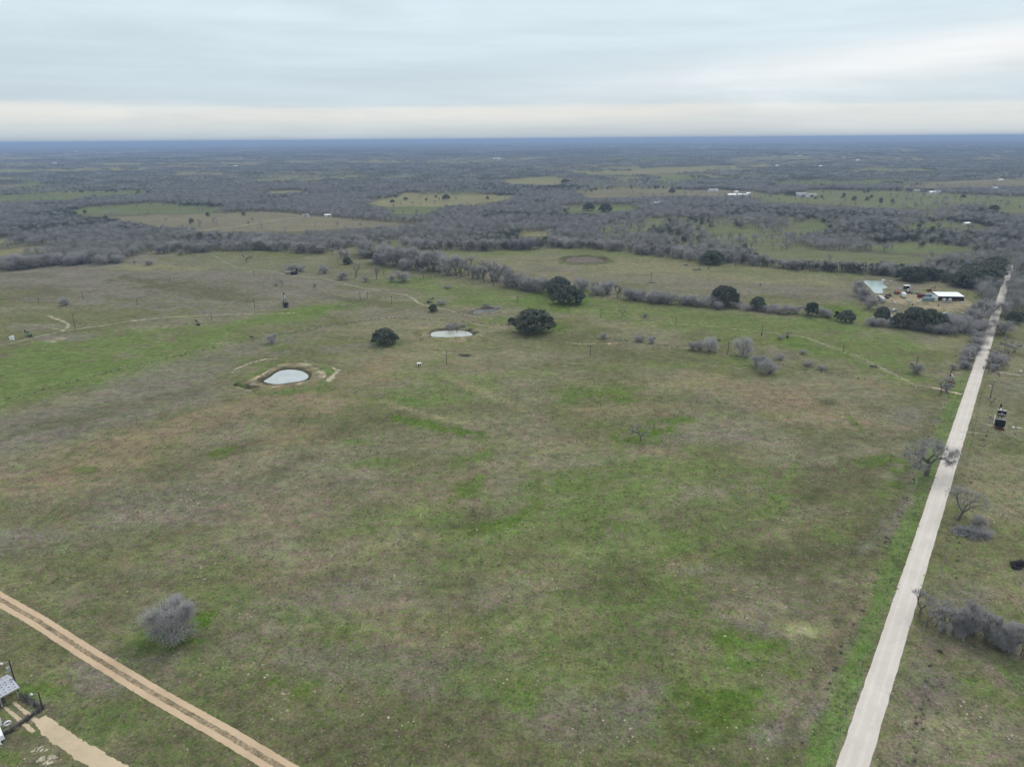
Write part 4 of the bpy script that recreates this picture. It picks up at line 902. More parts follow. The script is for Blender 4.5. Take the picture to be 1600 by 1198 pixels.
# ------------------------------------------------------------------ woodland beyond, as stuff (instanced points)
def scatter(name, protos, x, y, z, s_, rot, pick):
    me = bpy.data.meshes.new(name); n = len(x)
    me.vertices.add(n); me.vertices.foreach_set('co', np.stack([x, y, z], -1).ravel())
    for nm, tp, arr in (('inst_scale', 'FLOAT', s_), ('inst_rot', 'FLOAT', rot), ('inst_pick', 'INT', pick)):
        a = me.attributes.new(nm, tp, 'POINT'); a.data.foreach_set('value', np.asarray(arr, dtype=np.float32 if tp == 'FLOAT' else np.int32))
    me.update()
    o = bpy.data.objects.new(name, me); C.objects.link(o)
    g = bpy.data.node_groups.new(name+'_nodes', 'GeometryNodeTree')
    g.interface.new_socket('Geometry', in_out='INPUT', socket_type='NodeSocketGeometry'); g.interface.new_socket('Geometry', in_out='OUTPUT', socket_type='NodeSocketGeometry')
    gi = g.nodes.new('NodeGroupInput'); go = g.nodes.new('NodeGroupOutput')
    jn = g.nodes.new('GeometryNodeJoinGeometry')
    for p in protos:
        oi = g.nodes.new('GeometryNodeObjectInfo'); oi.inputs['Object'].default_value = p; oi.inputs['As Instance'].default_value = True
        g.links.new(oi.outputs['Geometry'], jn.inputs[0])
    ip = g.nodes.new('GeometryNodeInstanceOnPoints'); ip.inputs['Pick Instance'].default_value = True
    def na(nm, tp):
        q = g.nodes.new('GeometryNodeInputNamedAttribute'); q.data_type = tp; q.inputs['Name'].default_value = nm; return q.outputs['Attribute']
    cx = g.nodes.new('ShaderNodeCombineXYZ'); g.links.new(na('inst_rot', 'FLOAT'), cx.inputs[2])
    e2r = g.nodes.new('FunctionNodeEulerToRotation'); g.links.new(cx.outputs[0], e2r.inputs[0])
    g.links.new(gi.outputs[0], ip.inputs['Points']); g.links.new(jn.outputs[0], ip.inputs['Instance'])
    g.links.new(na('inst_pick', 'INT'), ip.inputs['Instance Index']); g.links.new(e2r.outputs[0], ip.inputs['Rotation'])
    g.links.new(na('inst_scale', 'FLOAT'), ip.inputs['Scale']); g.links.new(ip.outputs[0], go.inputs[0])
    md = o.modifiers.new('scatter', 'NODES'); md.node_group = g
    return o
def proto_obj(name, mb, mats): return bpy.data.objects.new(name, mb.mesh(name, mats))
def wood_tree(seed, h=8., r=3.6, n=300, w=.13, mat=None):
    rd = random.Random(seed); mb = MB(); mb.tube((0,0,-.3), (0,0,h*.45), .2, .13, 4, 0)
    lobes = [(Vector((rd.gauss(0,.40)*r, rd.gauss(0,.40)*r, h*rd.uniform(.45,.80))), r*rd.uniform(.35,.6)) for _ in range(7)]
    for L_ in lobes: mb.tube((0,0,h*.35), L_[0], .10, .04, 3, 0)
    for k in range(n):
        L_ = rd.choice(lobes); d = rvec(rd); p = L_[0] + d*L_[1]*rd.random()**.5
        sliver(mb, p, (d*.6+rvec(rd)*.5+Vector((0,0,.5))).normalized(), rd.uniform(.8,1.9), w*rd.uniform(.6,1.5), 1)
    return proto_obj('wood_tree', mb, [M_BARK, mat or M_TWIG2])
def ever_tree(seed, h=7., r=4., mat=None):
    rd = random.Random(seed); mb = MB(); mb.tube((0,0,-.3), (0,0,h*.5), .3, .2, 4, 0)
    for k in range(26):
        a = rd.uniform(0,2*PI); z = rd.random(); q = r*math.sqrt(1-z*z*.9)*rd.uniform(.3,.9); L_ = Vector((math.cos(a)*q, math.sin(a)*q, h*(.22+.66*z)))
        for j in range(14):
            d = rvec(rd); p = L_ + d*r*.24; n_ = (d+rvec(rd)*.7).normalized(); u = n_.orthogonal().normalized(); v = n_.cross(u); s_ = .55*rd.uniform(.6,1.3)
            mb.tri(tuple(p-u*s_), tuple(p+u*s_-v*s_*.3), tuple(p+v*s_*1.3), 1)
    return proto_obj('evergreen_tree', mb, [M_BARK, mat or M_OAK])
def patch(seed, size=46., n=34, ever=.12, mats=None, tsz=1.35, per=46, H=8.0):
    rd = random.Random(seed); mb = MB()
    for k in range(n):
        cx, cy = rd.uniform(-.5,.5)*size, rd.uniform(-.5,.5)*size; h = H*rd.uniform(.65,1.15); r = 3.6*rd.uniform(.7,1.25)*size/46; ev = rd.random() < ever
        for j in range(per):
            d = rvec(rd); d.z = abs(d.z) if rd.random() < .75 else d.z
            p = Vector((cx, cy, h*.58)) + Vector((d.x*r, d.y*r, d.z*h*.42))*rd.uniform(.7,1.)
            n_ = (d+rvec(rd)*1.1).normalized(); u = n_.orthogonal().normalized(); v = n_.cross(u); s_ = tsz*rd.uniform(.5,1.2)*(.8 if not ev else 1)
            mb.tri(tuple(p-u*s_*.5), tuple(p+u*s_*.5), tuple(p+v*s_), 2 if ev else 1)
    return proto_obj('woodland_patch', mb, [M_BARK, M_TWIG2, M_OAK])
def sector(rmin, rmax, cell, seed, half=54):
    n = int(rmax*2/cell)+2; g_ = np.random.default_rng(seed)
    # ring by ring to keep arrays small
    out = []
    for y0 in np.arange(rmin*math.cos(R(half))-cell, rmax, cell):
        xs = np.arange(-rmax, rmax, cell); x = xs + g_.uniform(0, cell, xs.size); y = y0 + g_.uniform(0, cell, xs.size)
        r = np.hypot(x, y); a = np.abs(np.arctan2(x, y)); k_ = (r > rmin) & (r < rmax) & (a < R(half)); out.append(np.stack([x[k_], y[k_]], -1))
    return np.concatenate(out)
pts = sector(380, 2000, 6.6, 1); x, y = pts[:, 0], pts[:, 1]
dn = wood_density(x, y); keep = rng.random(x.size) < dn
lt, al = road_dist(x, y)
x, y = x[keep], y[keep]
rr = np.hypot(x, y)
ev = fbm(x/120, y/120, 55, 3) + .35*(rng.random(x.size)-.5); isev = ev > .70
hs = .75 + .6*fbm(x/40, y/40, 66, 2)*rng.uniform(.75, 1.25, x.size)
WT = [wood_tree(i) for i in (1, 2, 3, 4)]; ET = [ever_tree(i) for i in (1, 2)]
b = ~isev
o = scatter('bare_woodland', WT, x[b], y[b], np.zeros(b.sum()), hs[b], rng.uniform(0, 6.28, b.sum()), rng.integers(0, 4, b.sum()))
tag(o, 'grey brown leafless woodland covering the land behind the pastures', 'woodland', kind='stuff')
b = isev
o = scatter('evergreen_woodland', ET, x[b], y[b], np.zeros(b.sum()), hs[b]*.9, rng.uniform(0, 6.28, b.sum()), rng.integers(0, 2, b.sum()))
tag(o, 'scattered dark evergreen trees within the grey woodland', 'woodland', kind='stuff')
pts = sector(2000, 5200, 44, 2); x, y = pts[:, 0], pts[:, 1]; dn = wood_density(x, y); keep = rng.random(x.size) < dn; x, y = x[keep], y[keep]
PT = [patch(i, ever=e_) for i, e_ in ((1,.05),(2,.12),(3,.50),(4,.02))]
e_ = fbm(x/420, y/300, 57, 3) + rng.normal(0, .03, x.size); pk = rng.choice([0, 1, 3], x.size); pk = np.where(e_ > .55, 2, pk)
o = scatter('distant_woodland', PT, x, y, relief(x, y), rng.uniform(.9, 1.15, x.size), rng.integers(0, 4, x.size)*1.5708 + rng.uniform(-.2, .2, x.size), pk)
tag(o, 'distant grey and dark green woodland fading blue towards the horizon', 'woodland', kind='stuff')
pts = sector(5200, 30000, 165, 3); x, y = pts[:, 0], pts[:, 1]; dn = wood_density(x, y); keep = rng.random(x.size) < dn; x, y = x[keep], y[keep]
PF = [patch(i, 190., 120, e_, tsz=6.5, per=16, H=9.5) for i, e_ in ((11,.05),(12,.18),(13,.6))]
o = scatter('horizon_woodland', PF, x, y, relief(x, y), rng.uniform(.95, 1.15, x.size), rng.uniform(0, 6.28, x.size), np.where(fbm(x/1400, y/900, 58, 3) > .55, 2, rng.integers(0, 2, x.size)))
tag(o, 'far blue grey woodland along the horizon', 'woodland', kind='stuff')

# tufts of grass and weeds over the near pasture
def tuft(seed, h, n, w, mat):
    rd = random.Random(seed); mb = MB()
    for k in range(n):
        p = Vector((rd.gauss(0, .16), rd.gauss(0, .16), 0)); d = (Vector((p.x*2, p.y*2, 1)) + rvec(rd)*.5).normalized(); d.z = abs(d.z)
        sliver(mb, p, d, h*rd.uniform(.6, 1.2), w, 0)
    return proto_obj('tuft', mb, [mat])
TU = [tuft(1, .42, 22, .07, M_GRASS1), tuft(2, .34, 22, .08, M_GRASS2), tuft(3, .5, 18, .07, M_GRASS3)]
pts = sector(95, 330, 1.25, 5, 46); x, y = pts[:, 0], pts[:, 1]
dn = .2 + .8*sstep(.40, .62, fbm(x/7, y/7, 81, 3)); o_, a_ = road_dist(x, y); keep = (rng.random(x.size) < dn*.62) & (np.abs(o_) > 2.45)
tw_ = [np.array((p.x, p.y)) for p in TRw]
dw_ = [np.array((p.x, p.y)) for p in DR]
for a0, a1 in list(zip(tw_[:-1], tw_[1:])) + list(zip(dw_[:-1], dw_[1:])):
    d = a1-a0; t = np.clip(((x-a0[0])*d[0]+(y-a0[1])*d[1])/(d@d), 0, 1)
    keep &= np.hypot(x-a0[0]-t*d[0], y-a0[1]-t*d[1]) > 2.1
for pond_c, pr in ((G(447, 588), 13), (G(705, 522), 17)):
    keep &= np.hypot(x-pond_c[0], y-pond_c[1]) > pr
x, y = x[keep], y[keep]; lcx = land_colour(x, y); gr = lcx[:, 1]/(lcx[:, 0]+1e-6)
pk = np.where(gr + rng.normal(0, .12, x.size) > 1.2, 1, np.where(rng.random(x.size) < .45, 0, 2))
o = scatter('grass_tufts', TU, x, y, np.zeros(x.size), rng.uniform(.5, 1.25, x.size), rng.uniform(0, 6.28, x.size), pk)
tag(o, 'tufts of straw coloured and green grass over the near pasture', 'grass', kind='stuff')

# ------------------------------------------------------------------ fences
def fence(pts, label, spacing=6.0, weeds=True, gate=None, mat=None, h=1.25, seed=0):
    rd = random.Random(seed); P_ = [Vector((*G(*p), 0)) for p in pts]
    root = empty('wire_fence', tuple(P_[0])); tag(root, label, 'fence')
    me = MB().tube((0,0,-.05), (0,0,h), .08, .07, 5, 0, True).mesh('post', [mat or M_WOODPOST])
    wires = MB(); n = 0; last = None; wp = []
    for i in range(len(P_)-1):
        d = P_[i+1]-P_[i]; k = max(1, int(d.length/spacing))
        for j in range(k+(1 if i == len(P_)-2 else 0)):
            c = P_[i]+d*(j/k) - P_[0]
            if n < 298:
                o = bpy.data.objects.new('post', me); C.objects.link(o); o.parent = root; o.location = c; o.rotation_euler = (rd.uniform(-.05,.05), rd.uniform(-.05,.05), 0); o.scale = (rd.uniform(.8,1.4),)*2 + (rd.uniform(.85,1.1),); n += 1
            if last is not None:
                for z in (.35, .65, .95, 1.18): wires.tube(last+Vector((0,0,z)), c+Vector((0,0,z)), .009, .009, 3)
            last = c; wp.append(c + P_[0])
    wires.build('wire', M_WIRE, root)
    return wp
fl = []
fl += fence([(-60,643),(0,627),(60,611),(120,595),(200,574),(290,554),(370,535),(440,523),(520,508)], 'long wire fence between the green meadow and the brown pasture on the left', 8, seed=1)
fl += fence([(520,508),(600,497),(690,500),(790,508),(860,515),(930,527),(1000,535),(1060,543),(1150,556),(1250,576),(1350,593),(1440,606),(1490,617)], 'wire fence crossing the middle of the land from the oak to the road', 7, seed=2)
fl += [Vector((0,0,0))]
fence([(1282,1230),(1330,1090),(1362,995),(1400,880),(1440,765),(1470,690),(1497,617)], 'wire fence along the west verge of the gravel road', 5, mat=M_WOODPOST, seed=3)
fence([(1400,1198),(1425,1040),(1447,975),(1480,860),(1500,780),(1518,690),(1535,610)], 'wire fence along the east verge of the gravel road', 5, mat=M_WIRE, seed=4)
fence([(1519,672),(1560,677),(1640,686)], 'short wire fence running right from the road below the black pumpjack', 5, seed=5)
fence([(1447,975),(1500,990),(1600,1030),(1660,1052)], 'wire fence inside the foreground hedgerow', 5, seed=6)
fence([(1500,600),(1520,560),(1538,520)], 'wire fence beside the road below the yard entrance', 5, seed=7)
fence([(67,1107),(45,1122),(18,1141),(-20,1160)], 'dark weedy fence from the light pole towards the tyre', 2.2, seed=8)
fence([(67,1107),(50,1098),(34,1087)], 'short fence between the light pole and the shed', 2.2, seed=9)
# weeds along the fences
wx, wy = [], []
for a_, b_ in zip(fl[:-1], fl[1:]):
    if b_.length < 1 or (a_-b_).length > 30: continue
    for k in range(8):
        f = random.random(); p = a_.lerp(b_, f); wx.append(p.x+random.gauss(0, .35)); wy.append(p.y+random.gauss(0, .35))
for q in ([(67,1107),(45,1122),(18,1141),(-20,1160)], [(67,1107),(50,1098),(34,1087)]):
    for (a, b) in zip(q[:-1], q[1:]):
        A_, B_ = Vector((*G(*a), 0)), Vector((*G(*b), 0))
        for k in range(60): p = A_.lerp(B_, random.random()); wx.append(p.x+random.gauss(0,.25)); wy.append(p.y+random.gauss(0,.25))
for k in range(420):
    s_ = random.uniform(-10, 420); p = along(s_, random.choice((-1, 1))*random.uniform(7.4, 9.4)); wx.append(p[0]); wy.append(p[1])
wx, wy = np.array(wx), np.array(wy)
o = scatter('fence_weeds', [tuft(7, .6, 26, .05, M_DWEED), tuft(8, .7, 18, .035, M_TWIG)], wx, wy, np.zeros(wx.size), rng.uniform(.6, 1.6, wx.size), rng.uniform(0, 6.28, wx.size), rng.integers(0, 2, wx.size))
tag(o, 'dark weeds and stalks growing along the fence lines', 'weeds', kind='stuff')

# ------------------------------------------------------------------ utility poles
def make_pole(h, lamp=False, box=False, trans=False, mat=None, loc=(0,0,0), label='', arm=True, lean=0.0):
    root = empty('utility_pole', loc); tag(root, label, 'pole'); root.rotation_euler = (lean, 0, random.uniform(-.4, .4))
    MB().tube((0,0,-.3), (0,0,h), .17, .11, 8, 0, True).build('pole', mat or M_CREO, root)
    if arm: MB().box(-.75, .75, -.06, .06, h-.55, h-.42).build('crossarm', mat or M_CREO, root)
    if lamp:
        a = MB().tube((0,0,h-.5), (-1.0,-.5,h-.15), .04, .04, 5).build('lamp_arm', M_PALEMET, root)
        MB().box(-1.45, -.9, -.75, -.4, h-.32, h-.05, 0, .08).build('lamp_head', M_WHITE, a)
    if box: MB().box(-.35, .35, -.4, -.14, .2, 1.3).build('meter_box', M_DARK, root)
    if trans: MB().tube((-.45,-.25,h-2.6), (-.45,-.25,h-1.55), .38, .38, 10, 0, True).tube((-.45,-.25,h-1.55), (-.45,-.25,h-1.45), .38, .1, 10).build('transformer', M_PALEMET, root)
    return root
POLES = [(118,515,25,'tall bare pole beside the sandy track junction on the left',0),(61,474,10,'pole at the edge of the grey weeds far left',0),(130,468,12,'dark leaning pole right of the round leafless tree',0),(215,477,10,'pole in the grey weeds left of centre meadow',0),
 (331,501,12,'pole beside the pale track above the small black pumpjack',0),(398,482,16,'pole at the right end of the pale track',0),(266,439,9,'faint pole in the upper left grey field',0),(397,430,9,'pole below the bare spreading tree',0),
 (563,470,14,'left pole of the pair before the creek trees',0),(574,466,12,'pole with a white light before the creek trees',1),(612,476,14,'pole beside the sandy cattle track',0),(600,432,9,'thin pole among the creek trees',0),
 (698,570,22,'pole with a pale fitting between the small feeder and the tan pond',1),(809,475,12,'pole in the pasture left of the domed live oak',0),(939,497,15,'pole in the pasture left of the leaning bare tree',0),(1056,510,15,'pole in the pasture right of the leaning bare tree',0),
 (922,558,20,'pole standing before the middle fence near the orange scrape',0),(1137,553,20,'leaning dark pole by the thicket at the middle fence',0),(1190,524,15,'pole with a black box at its foot in the right pasture',2),(1017,441,16,'pole in the middle field with dark brush at its foot',0),
 (1092,421,8,'short pole in the middle field below the broad live oak',0),(1107,421,13,'pole with a white top below the broad live oak',1),(1317,552,14,'faint pole in the right pasture',0),(1432,570,14,'dark pole behind the rounded leafless bush',0),
 (1547,622,22,'lamp pole beside the thin bare tree right of the road',1),(1460,456,20,'tall pole behind the white shed in the farmyard',0),(67,1107,27,'light pole standing in front of the shed at lower left',1)]
for px, py, hh, lb, kd in POLES:
    x, y = G(px, py); d = math.hypot(x, y); h = hh*mpp(px, py)/(d/math.hypot(d, CAM_H))*.95
    make_pole(h, kd == 1, kd == 2, False, None, (x, y, 0), lb, arm=(hh > 11 and kd != 1))
x, y = G(28, 1080)
make_pole(8.2, True, False, True, None, (x, y, 0), 'transformer pole rising behind the metal shed at lower left', arm=False)
x, y = G(1429, 765)
make_pole(4.6, False, False, False, M_PALEMET, (x, y, 0), 'slim pale pole beside the spreading tree west of the road', arm=False)

# ------------------------------------------------------------------ pumpjacks
def make_pumpjack(loc, rz, s_, label, base=M_RUST, body=M_DARK, beam=M_PALEMET, weight=1.0, panel=False):
    root = empty('pumpjack', loc, rz, s_); tag(root, label, 'pumpjack')      # rear (cranks) towards -X, horse head towards +X
    MB().box(-5.0, 3.6, -1.0, -.6, 0, .45).box(-5.0, 3.6, .6, 1.0, 0, .45).box(-5.0, -4.5, -1.4, 1.4, .02, .47).box(-3.2, -2.7, -1.0, 1.0, .02, .43).box(1.2, 1.7, -1.3, 1.3, .02, .47).build('base_skid', base, root)
    for sx, sy in ((.2, -1), (.2, 1), (2.6, -1), (2.6, 1)):
        MB().tube((sx, sy*1.0, .4), (1.4, sy*.18, 4.6), .13, .10, 5, 0, True).build('leg', base, root)
    MB().box(1.1, 1.7, -.35, .35, 4.6, 4.9).build('saddle_bearing', body, root)
    b = MB(); b.box(-2.3, 3.9, -.2, .2, 4.9, 5.45); b.box(-2.5, -2.1, -1.2, 1.2, 4.7, 5.05)
    bo = b.build('walking_beam', beam, root)
    MB().prism([(3.9, 4.0), (4.5, 3.3), (5.1, 4.0), (5.25, 5.0), (5.1, 6.0), (4.6, 6.7), (3.9, 6.2)], -.28, .28).build('horse_head', body, bo)
    for sy in (-1, 1):
        MB().tube((-2.3, sy*1.1, 4.8), (-2.2, sy*1.1, 2.0), .08, .08, 5).build('pitman_arm', beam, root)
        c = MB().box(-2.9, -1.0, sy*.95-.12, sy*.95+.12, 1.6, 2.1).build('crank', body, root)
        MB().prism([(-3.6, 1.1), (-2.4, 1.0), (-2.0, 1.9), (-2.4, 2.8*weight), (-3.6, 2.7*weight), (-3.9, 1.9)], sy*1.32-.18, sy*1.32+.18).build('counterweight', body, c)
    MB().box(-2.2, -.6, -.7, .7, .45, 2.2, 0, .12).build('gearbox', body, root)
    MB().box(-3.2, -2.5, -.5, .5, .45, 1.2).tube((-2.8, -.7, 1.3), (-2.8, -.5, 1.3), .45, .45, 10, 0, True).build('motor', body, root)
    MB().tube((4.9, 0, 0), (4.9, 0, 1.3), .16, .16, 6, 0, True).tube((4.9, 0, 1.3), (4.9, 0, 3.9), .03, .03, 4).build('wellhead', base, root)
    if panel:
        MB().box(-2.2, -.2, 1.6, 1.72, .8, 3.6).build('belt_guard', M_WHITE, root)
        MB().box(-2.9, -2.5, -1.5, 1.5, .5, 3.0).box(-1.9, -1.6, -1.35, 1.35, 4.0, 6.1).build('guard_plate', body, root)
        MB().box(-3.0, -2.3, -1.5, 1.5, 3.003, 3.25).box(-2.0, -1.2, -1.3, -.15, 6.103, 6.3).box(-2.0, -1.2, .15, 1.3, 6.103, 6.3).build('sky_lit_top', beam, root)  # pale slabs paint in the sky-lit tops of the black plates
    return root
def PJ(px, py, rz, s_, label, **k): x, y = G(px, py); return make_pumpjack((x, y, 0), rz, s_, label, **k)
def facing(px, py): x, y = G(px, py); return math.atan2(y, x)
PJ(1560, 664, facing(1560, 664)+.12, 1.12, 'large black pumpjack with red skid right of the gravel road', weight=1.15, panel=True)
PJ(1485, 600, facing(1485, 600)+.15, .82, 'rusty red pumpjack beside the bare tree west of the road', body=M_RUST, weight=.8)
PJ(446, 478, facing(446, 478)+.05, 1.25, 'black pumpjack with pale arms seen end on in the left meadow', base=M_DARK, weight=1.1)
PJ(309, 508, 2.4, .5, 'small black pumpjack below the pale track on the left', base=M_DARK, beam=M_DARK)
PJ(45, 526, 2.7, .62, 'small green pumpjack with raised head near the left edge', base=M_GREEN, body=M_GREEN, beam=M_GREEN)
PJ(672, 473, .6, .55, 'low black pumpjack beyond the small live oak', base=M_DARK, beam=M_DARK)
PJ(1230, 527, 1.2, .42, 'tiny black pumpjack under the dark bare tree in the right pasture', base=M_DARK, beam=M_DARK)
# tank battery at the upper left
def cyl(name, r, h, mat, parent=None, loc=None, label=None, cat=None, cone=.0, k=18):
    mb = MB().tube((0,0,0), (0,0,h), r, r, k, 0, True)
    root = empty(name, loc) if loc else None
    if root: tag(root, label, cat)
    mb.build('shell', mat, root)
    MB().tube((0,0,h+.01), (0,0,h+.01+cone), r*1.02, .1, k, 0, True).build('lid', mat, root)
    return root
x, y = G(459, 429); cyl('storage_tank', 2.6, 2.6, M_DARK, None, (x, y, 0), 'squat black oil tank beside the grey brush at upper left', 'tank', .4)
x, y = G(452, 428); r_ = empty('steel_tank', (x, y, 0), .1); tag(r_, 'long grey tank lying left of the squat black tank', 'tank')
MB().tube((-3.2,0,1.4), (3.0,0,1.4), 1.1, 1.1, 12, 0, True).build('shell', M_ROOFGREY, r_)
for s_ in (-2, 2): MB().box(s_-.2, s_+.2, -.9, .9, 0, .8).build('saddle', M_DARK, r_)
x, y = G(464, 428); r_ = empty('separator_tower', (x, y, 0)); tag(r_, 'slim black upright vessel right of the squat tank', 'tank')
MB().tube((0,0,.3), (0,0,5.0), .75, .75, 12, 0, True).build('shell', M_DARK, r_); MB().tube((0,0,-.1), (0,0,.3), .9, .9, 10, 0, True).build('base', M_DARK, r_)
for px, lb in ((17, 'left white upright tank near the left edge'), (21, 'right white upright tank near the left edge')):
    x, y = G(px, 531); cyl('small_white_tank', .62, 2.6 if px == 21 else 2.0, M_WHITE, None, (x, y, 0), lb, 'tank', .2, 12)
# feeder in the pasture
x, y = G(655, 572); r_ = empty('deer_feeder', (x, y, 0), .3); tag(r_, 'small white roofed feeder with dark openings beside the pole', 'feeder')
MB().box(-1.05, 1.05, -.9, .9, 1.55, 1.75).build('roof', M_WHITE, r_)
for sx, sy in ((-.9,-.8),(.9,-.8),(-.9,.8),(.9,.8),(.1,-.8)): MB().box(sx-.1, sx+.1, sy-.08, sy+.08, 0, 1.55).build('post', M_WHITE, r_)
MB().box(-.8, -.05, -.6, .6, .2, 1.4).box(.3, .8, -.6, .6, .4, 1.4).build('bin', M_DARK, r_)  # black boxes paint the shade inside the feeder's openings
x, y = G(393, 527); r_ = empty('cattle_trough', (x, y, 0)); tag(r_, 'small dark metal trough frame left of the pale round bush', 'trough')
MB().box(-1.0, 1.0, -.4, .4, .1, .5).build('trough', M_DARK, r_)
for s_ in (-1.05, 1.05): MB().box(s_-.07, s_+.07, -.07, .07, 0, 1.5).build('post', M_DARK, r_)
# cattle
def make_cow(loc, rz, label):
    """black cow standing with its head down, one skin"""
    root = empty('cow', loc, rz); tag(root, label, 'cow')
    V = [(0,0,1.05),(.55,0,1.08),(.95,0,1.15),(1.25,0,1.05),(1.5,0,.75),(1.72,0,.5),(-.55,0,1.1),(-.85,0,1.12),(-.98,0,.8),(-1.0,0,.45)]
    E = [(0,1),(1,2),(2,3),(3,4),(4,5),(0,6),(6,7),(7,8),(8,9)]; Rd = [.42,.40,.36,.26,.17,.10,.40,.30,.04,.03]
    for x_, at_ in ((.85,2),(-.8,7)):
        for sy in (-1, 1):
            n = len(V); kx = .06 if x_ > 0 else -.1
            V += [(x_, sy*.24, .85), (x_+kx*.5, sy*.25, .48), (x_+kx, sy*.25, .05)]; E += [(at_, n), (n, n+1), (n+1, n+2)]; Rd += [.15, .08, .07]
    me = bpy.data.meshes.new('body'); me.from_pydata(V, E, []); me.materials.append(M_DARK)
    o = bpy.data.objects.new('body', me); C.objects.link(o); o.parent = root
    sk = o.modifiers.new('skin', 'SKIN'); me.skin_vertices[0].data[0].use_root = True
    for v, r in zip(me.skin_vertices[0].data, Rd): v.radius = (r*.85, r)
    ss = o.modifiers.new('sub', 'SUBSURF'); ss.levels = 1; ss.render_levels = 1
    return root
for px, py, rz, lb in [(1122,534,.2,'black cow beside the pale thicket at the middle fence'),(1188,446,1.0,'black cow alone in the middle field'),(1070,415,.4,'left one of two cattle in the middle field'),(1074,416,2.0,'right one of two cattle in the middle field')]:
    make_cow(G3(px, py), rz, lb)
def brush_pile(px, py, r, h, label, seed, mat=M_BARK, n=160):
    rd = random.Random(seed); mb = MB(); cl = [(rd.gauss(0, .45)*r, rd.gauss(0, .3)*r, rd.uniform(.3, 1.)) for _ in range(5)]
    for k in range(n):
        a = rd.uniform(0, 2*PI); q = rd.random()**.6*.55; cc_ = rd.choice(cl); p = Vector((cc_[0]+math.cos(a)*q*r, cc_[1]+math.sin(a)*q*r*.7, h*cc_[2]*(1-q)*rd.random())); d = rvec(rd); d.z *= .35; d.normalize()
        mb.tube(p - d*.6*rd.uniform(.5, 1.4), p + d*.7*rd.uniform(.5, 1.5), .06*rd.uniform(.5, 2), .02, 3, 0)
    o = mb.build('brush_pile', mat, None, G3(px, py, .05)); tag(o, label, 'brush pile')
brush_pile(1590, 884, 2.4, 1.4, 'charred black heap of branches at the right edge', 1, M_DARK, 320)
brush_pile(1507, 831, 4.2, 2.2, 'left tangled pile of cut grey branches below the gnarled tree', 2, M_TWIGL, 330)
brush_pile(1531, 838, 4.2, 1.8, 'right tangled pile of cut grey branches below the gnarled tree', 12, M_TWIGL, 300)
brush_pile(1364, 573, 1.9, .5, 'small dark log pile in the right pasture by the track', 3)
brush_pile(1017, 442, 3.0, .7, 'dark brush at the foot of the pole in the middle field', 4)
brush_pile(1089, 422, 3.5, .7, 'low dark brush in the middle field beside the short pole', 5)
brush_pile(728, 555, 3.4, .35, 'flat dark grey heap in the pasture below the tan pond', 6, M_BARK, 300)
brush_pile(1375, 588, 1.2, .4, 'pale debris beside the fence by the right track', 7, M_PALEMET, 30)
# pipe scraps lying on the ground
for px, py, rz, lb in [(1583,668,.3,'small white drum lid lying right of the black pumpjack'),(1595,580,.2,'white scrap lying by the side track at the right edge')]:
    o = MB().box(-.5, .5, -.35, .35, 0, .35, 0, .1).box(-.2, .5, -.1, .3, .353, .5, 0, .05).build('white_scrap', M_WHITE, None, G3(px, py, 0), rz); tag(o, lb, 'scrap')

# ------------------------------------------------------------------ shed, tyre and trailer at lower left
c0 = Vector((*G(29, 1090), 0))           # foot of the corner post under the eave
ax = (Vector((*G(-30, 1122), 0)) - c0).normalized(); ay = Vector((-ax.y, ax.x, 0))
if ay.y < 0: ay = -ay
sh = empty('metal_shed', tuple(c0), math.atan2(ax.y, ax.x)); tag(sh, 'open fronted shed with rusty spotted sheet metal roof at lower left', 'shed')
flip = 1 if (Matrix.Rotation(math.atan2(ax.y, ax.x), 3, 'Z') @ Vector((0,1,0))).dot(ay) > 0 else -1
for i in range(14):                      # sheets of the roof, two slopes
    x0 = -.5 + i*.9
    o = MB(); z0, z1, z2 = 2.75, 3.75, 2.9
    def yv(v): return v*flip
    o.quad((x0, yv(-.6), z0), (x0+.885, yv(-.6), z0), (x0+.885, yv(3.0), z1), (x0, yv(3.0), z1)); o.quad((x0, yv(-.6), z0-.04), (x0, yv(3.0), z1-.04), (x0+.885, yv(3.0), z1-.04), (x0+.885, yv(-.6), z0-.04))
    o.quad((x0, yv(3.0), z1), (x0+.885, yv(3.0), z1), (x0+.885, yv(5.6), z2), (x0, yv(5.6), z2))
    o.tube((x0+.885, yv(-.6), z0+.02), (x0+.885, yv(3.0), z1+.02), .03, .03, 4)
    if i == 0:
        M_SHEET, n_, b_ = new_mat('galvanised_sheet_with_rust')
        cc = nscale(n_, (.46,.48,.52), nmap(n_, nnoise(n_, 1.5, 4), .3, .7, .88, 1.1))
        t_ = n_.nodes.new('ShaderNodeTexCoord'); mp_ = n_.nodes.new('ShaderNodeMapping'); mp_.inputs['Scale'].default_value = (1.11, 1.25, .01); n_.links.new(t_.outputs['Object'], mp_.inputs[0])
        vv_ = n_.nodes.new('ShaderNodeTexVoronoi'); vv_.inputs['Scale'].default_value = 1.0; vv_.inputs['Randomness'].default_value = .12; n_.links.new(mp_.outputs[0], vv_.inputs['Vector'])
        cc = nmix(n_, nmap(n_, vv_.outputs['Distance'], .16, .22, .85, 0), cc, (.07,.05,.045))
        cc = nmix(n_, nmap(n_, nnoise(n_, .6, 5, .7), .56, .66, 0, .7), cc, (.16,.09,.06))
        n_.links.new(cc, b_.inputs['Base Color']); b_.inputs['Roughness'].default_value = .5; b_.inputs['Metallic'].default_value = .3
    o.build('roof_sheet', M_SHEET, sh)
for i in range(5): MB().box(-.1+i*3., .12+i*3., -.1, .1, 0, 2.75).build('post', M_PALEMET, sh)
MB().box(-.05, 12.2, 5.2*flip-.04, 5.2*flip+.04, 0, 2.8).build('back_wall', M_DARKSIDING, sh)
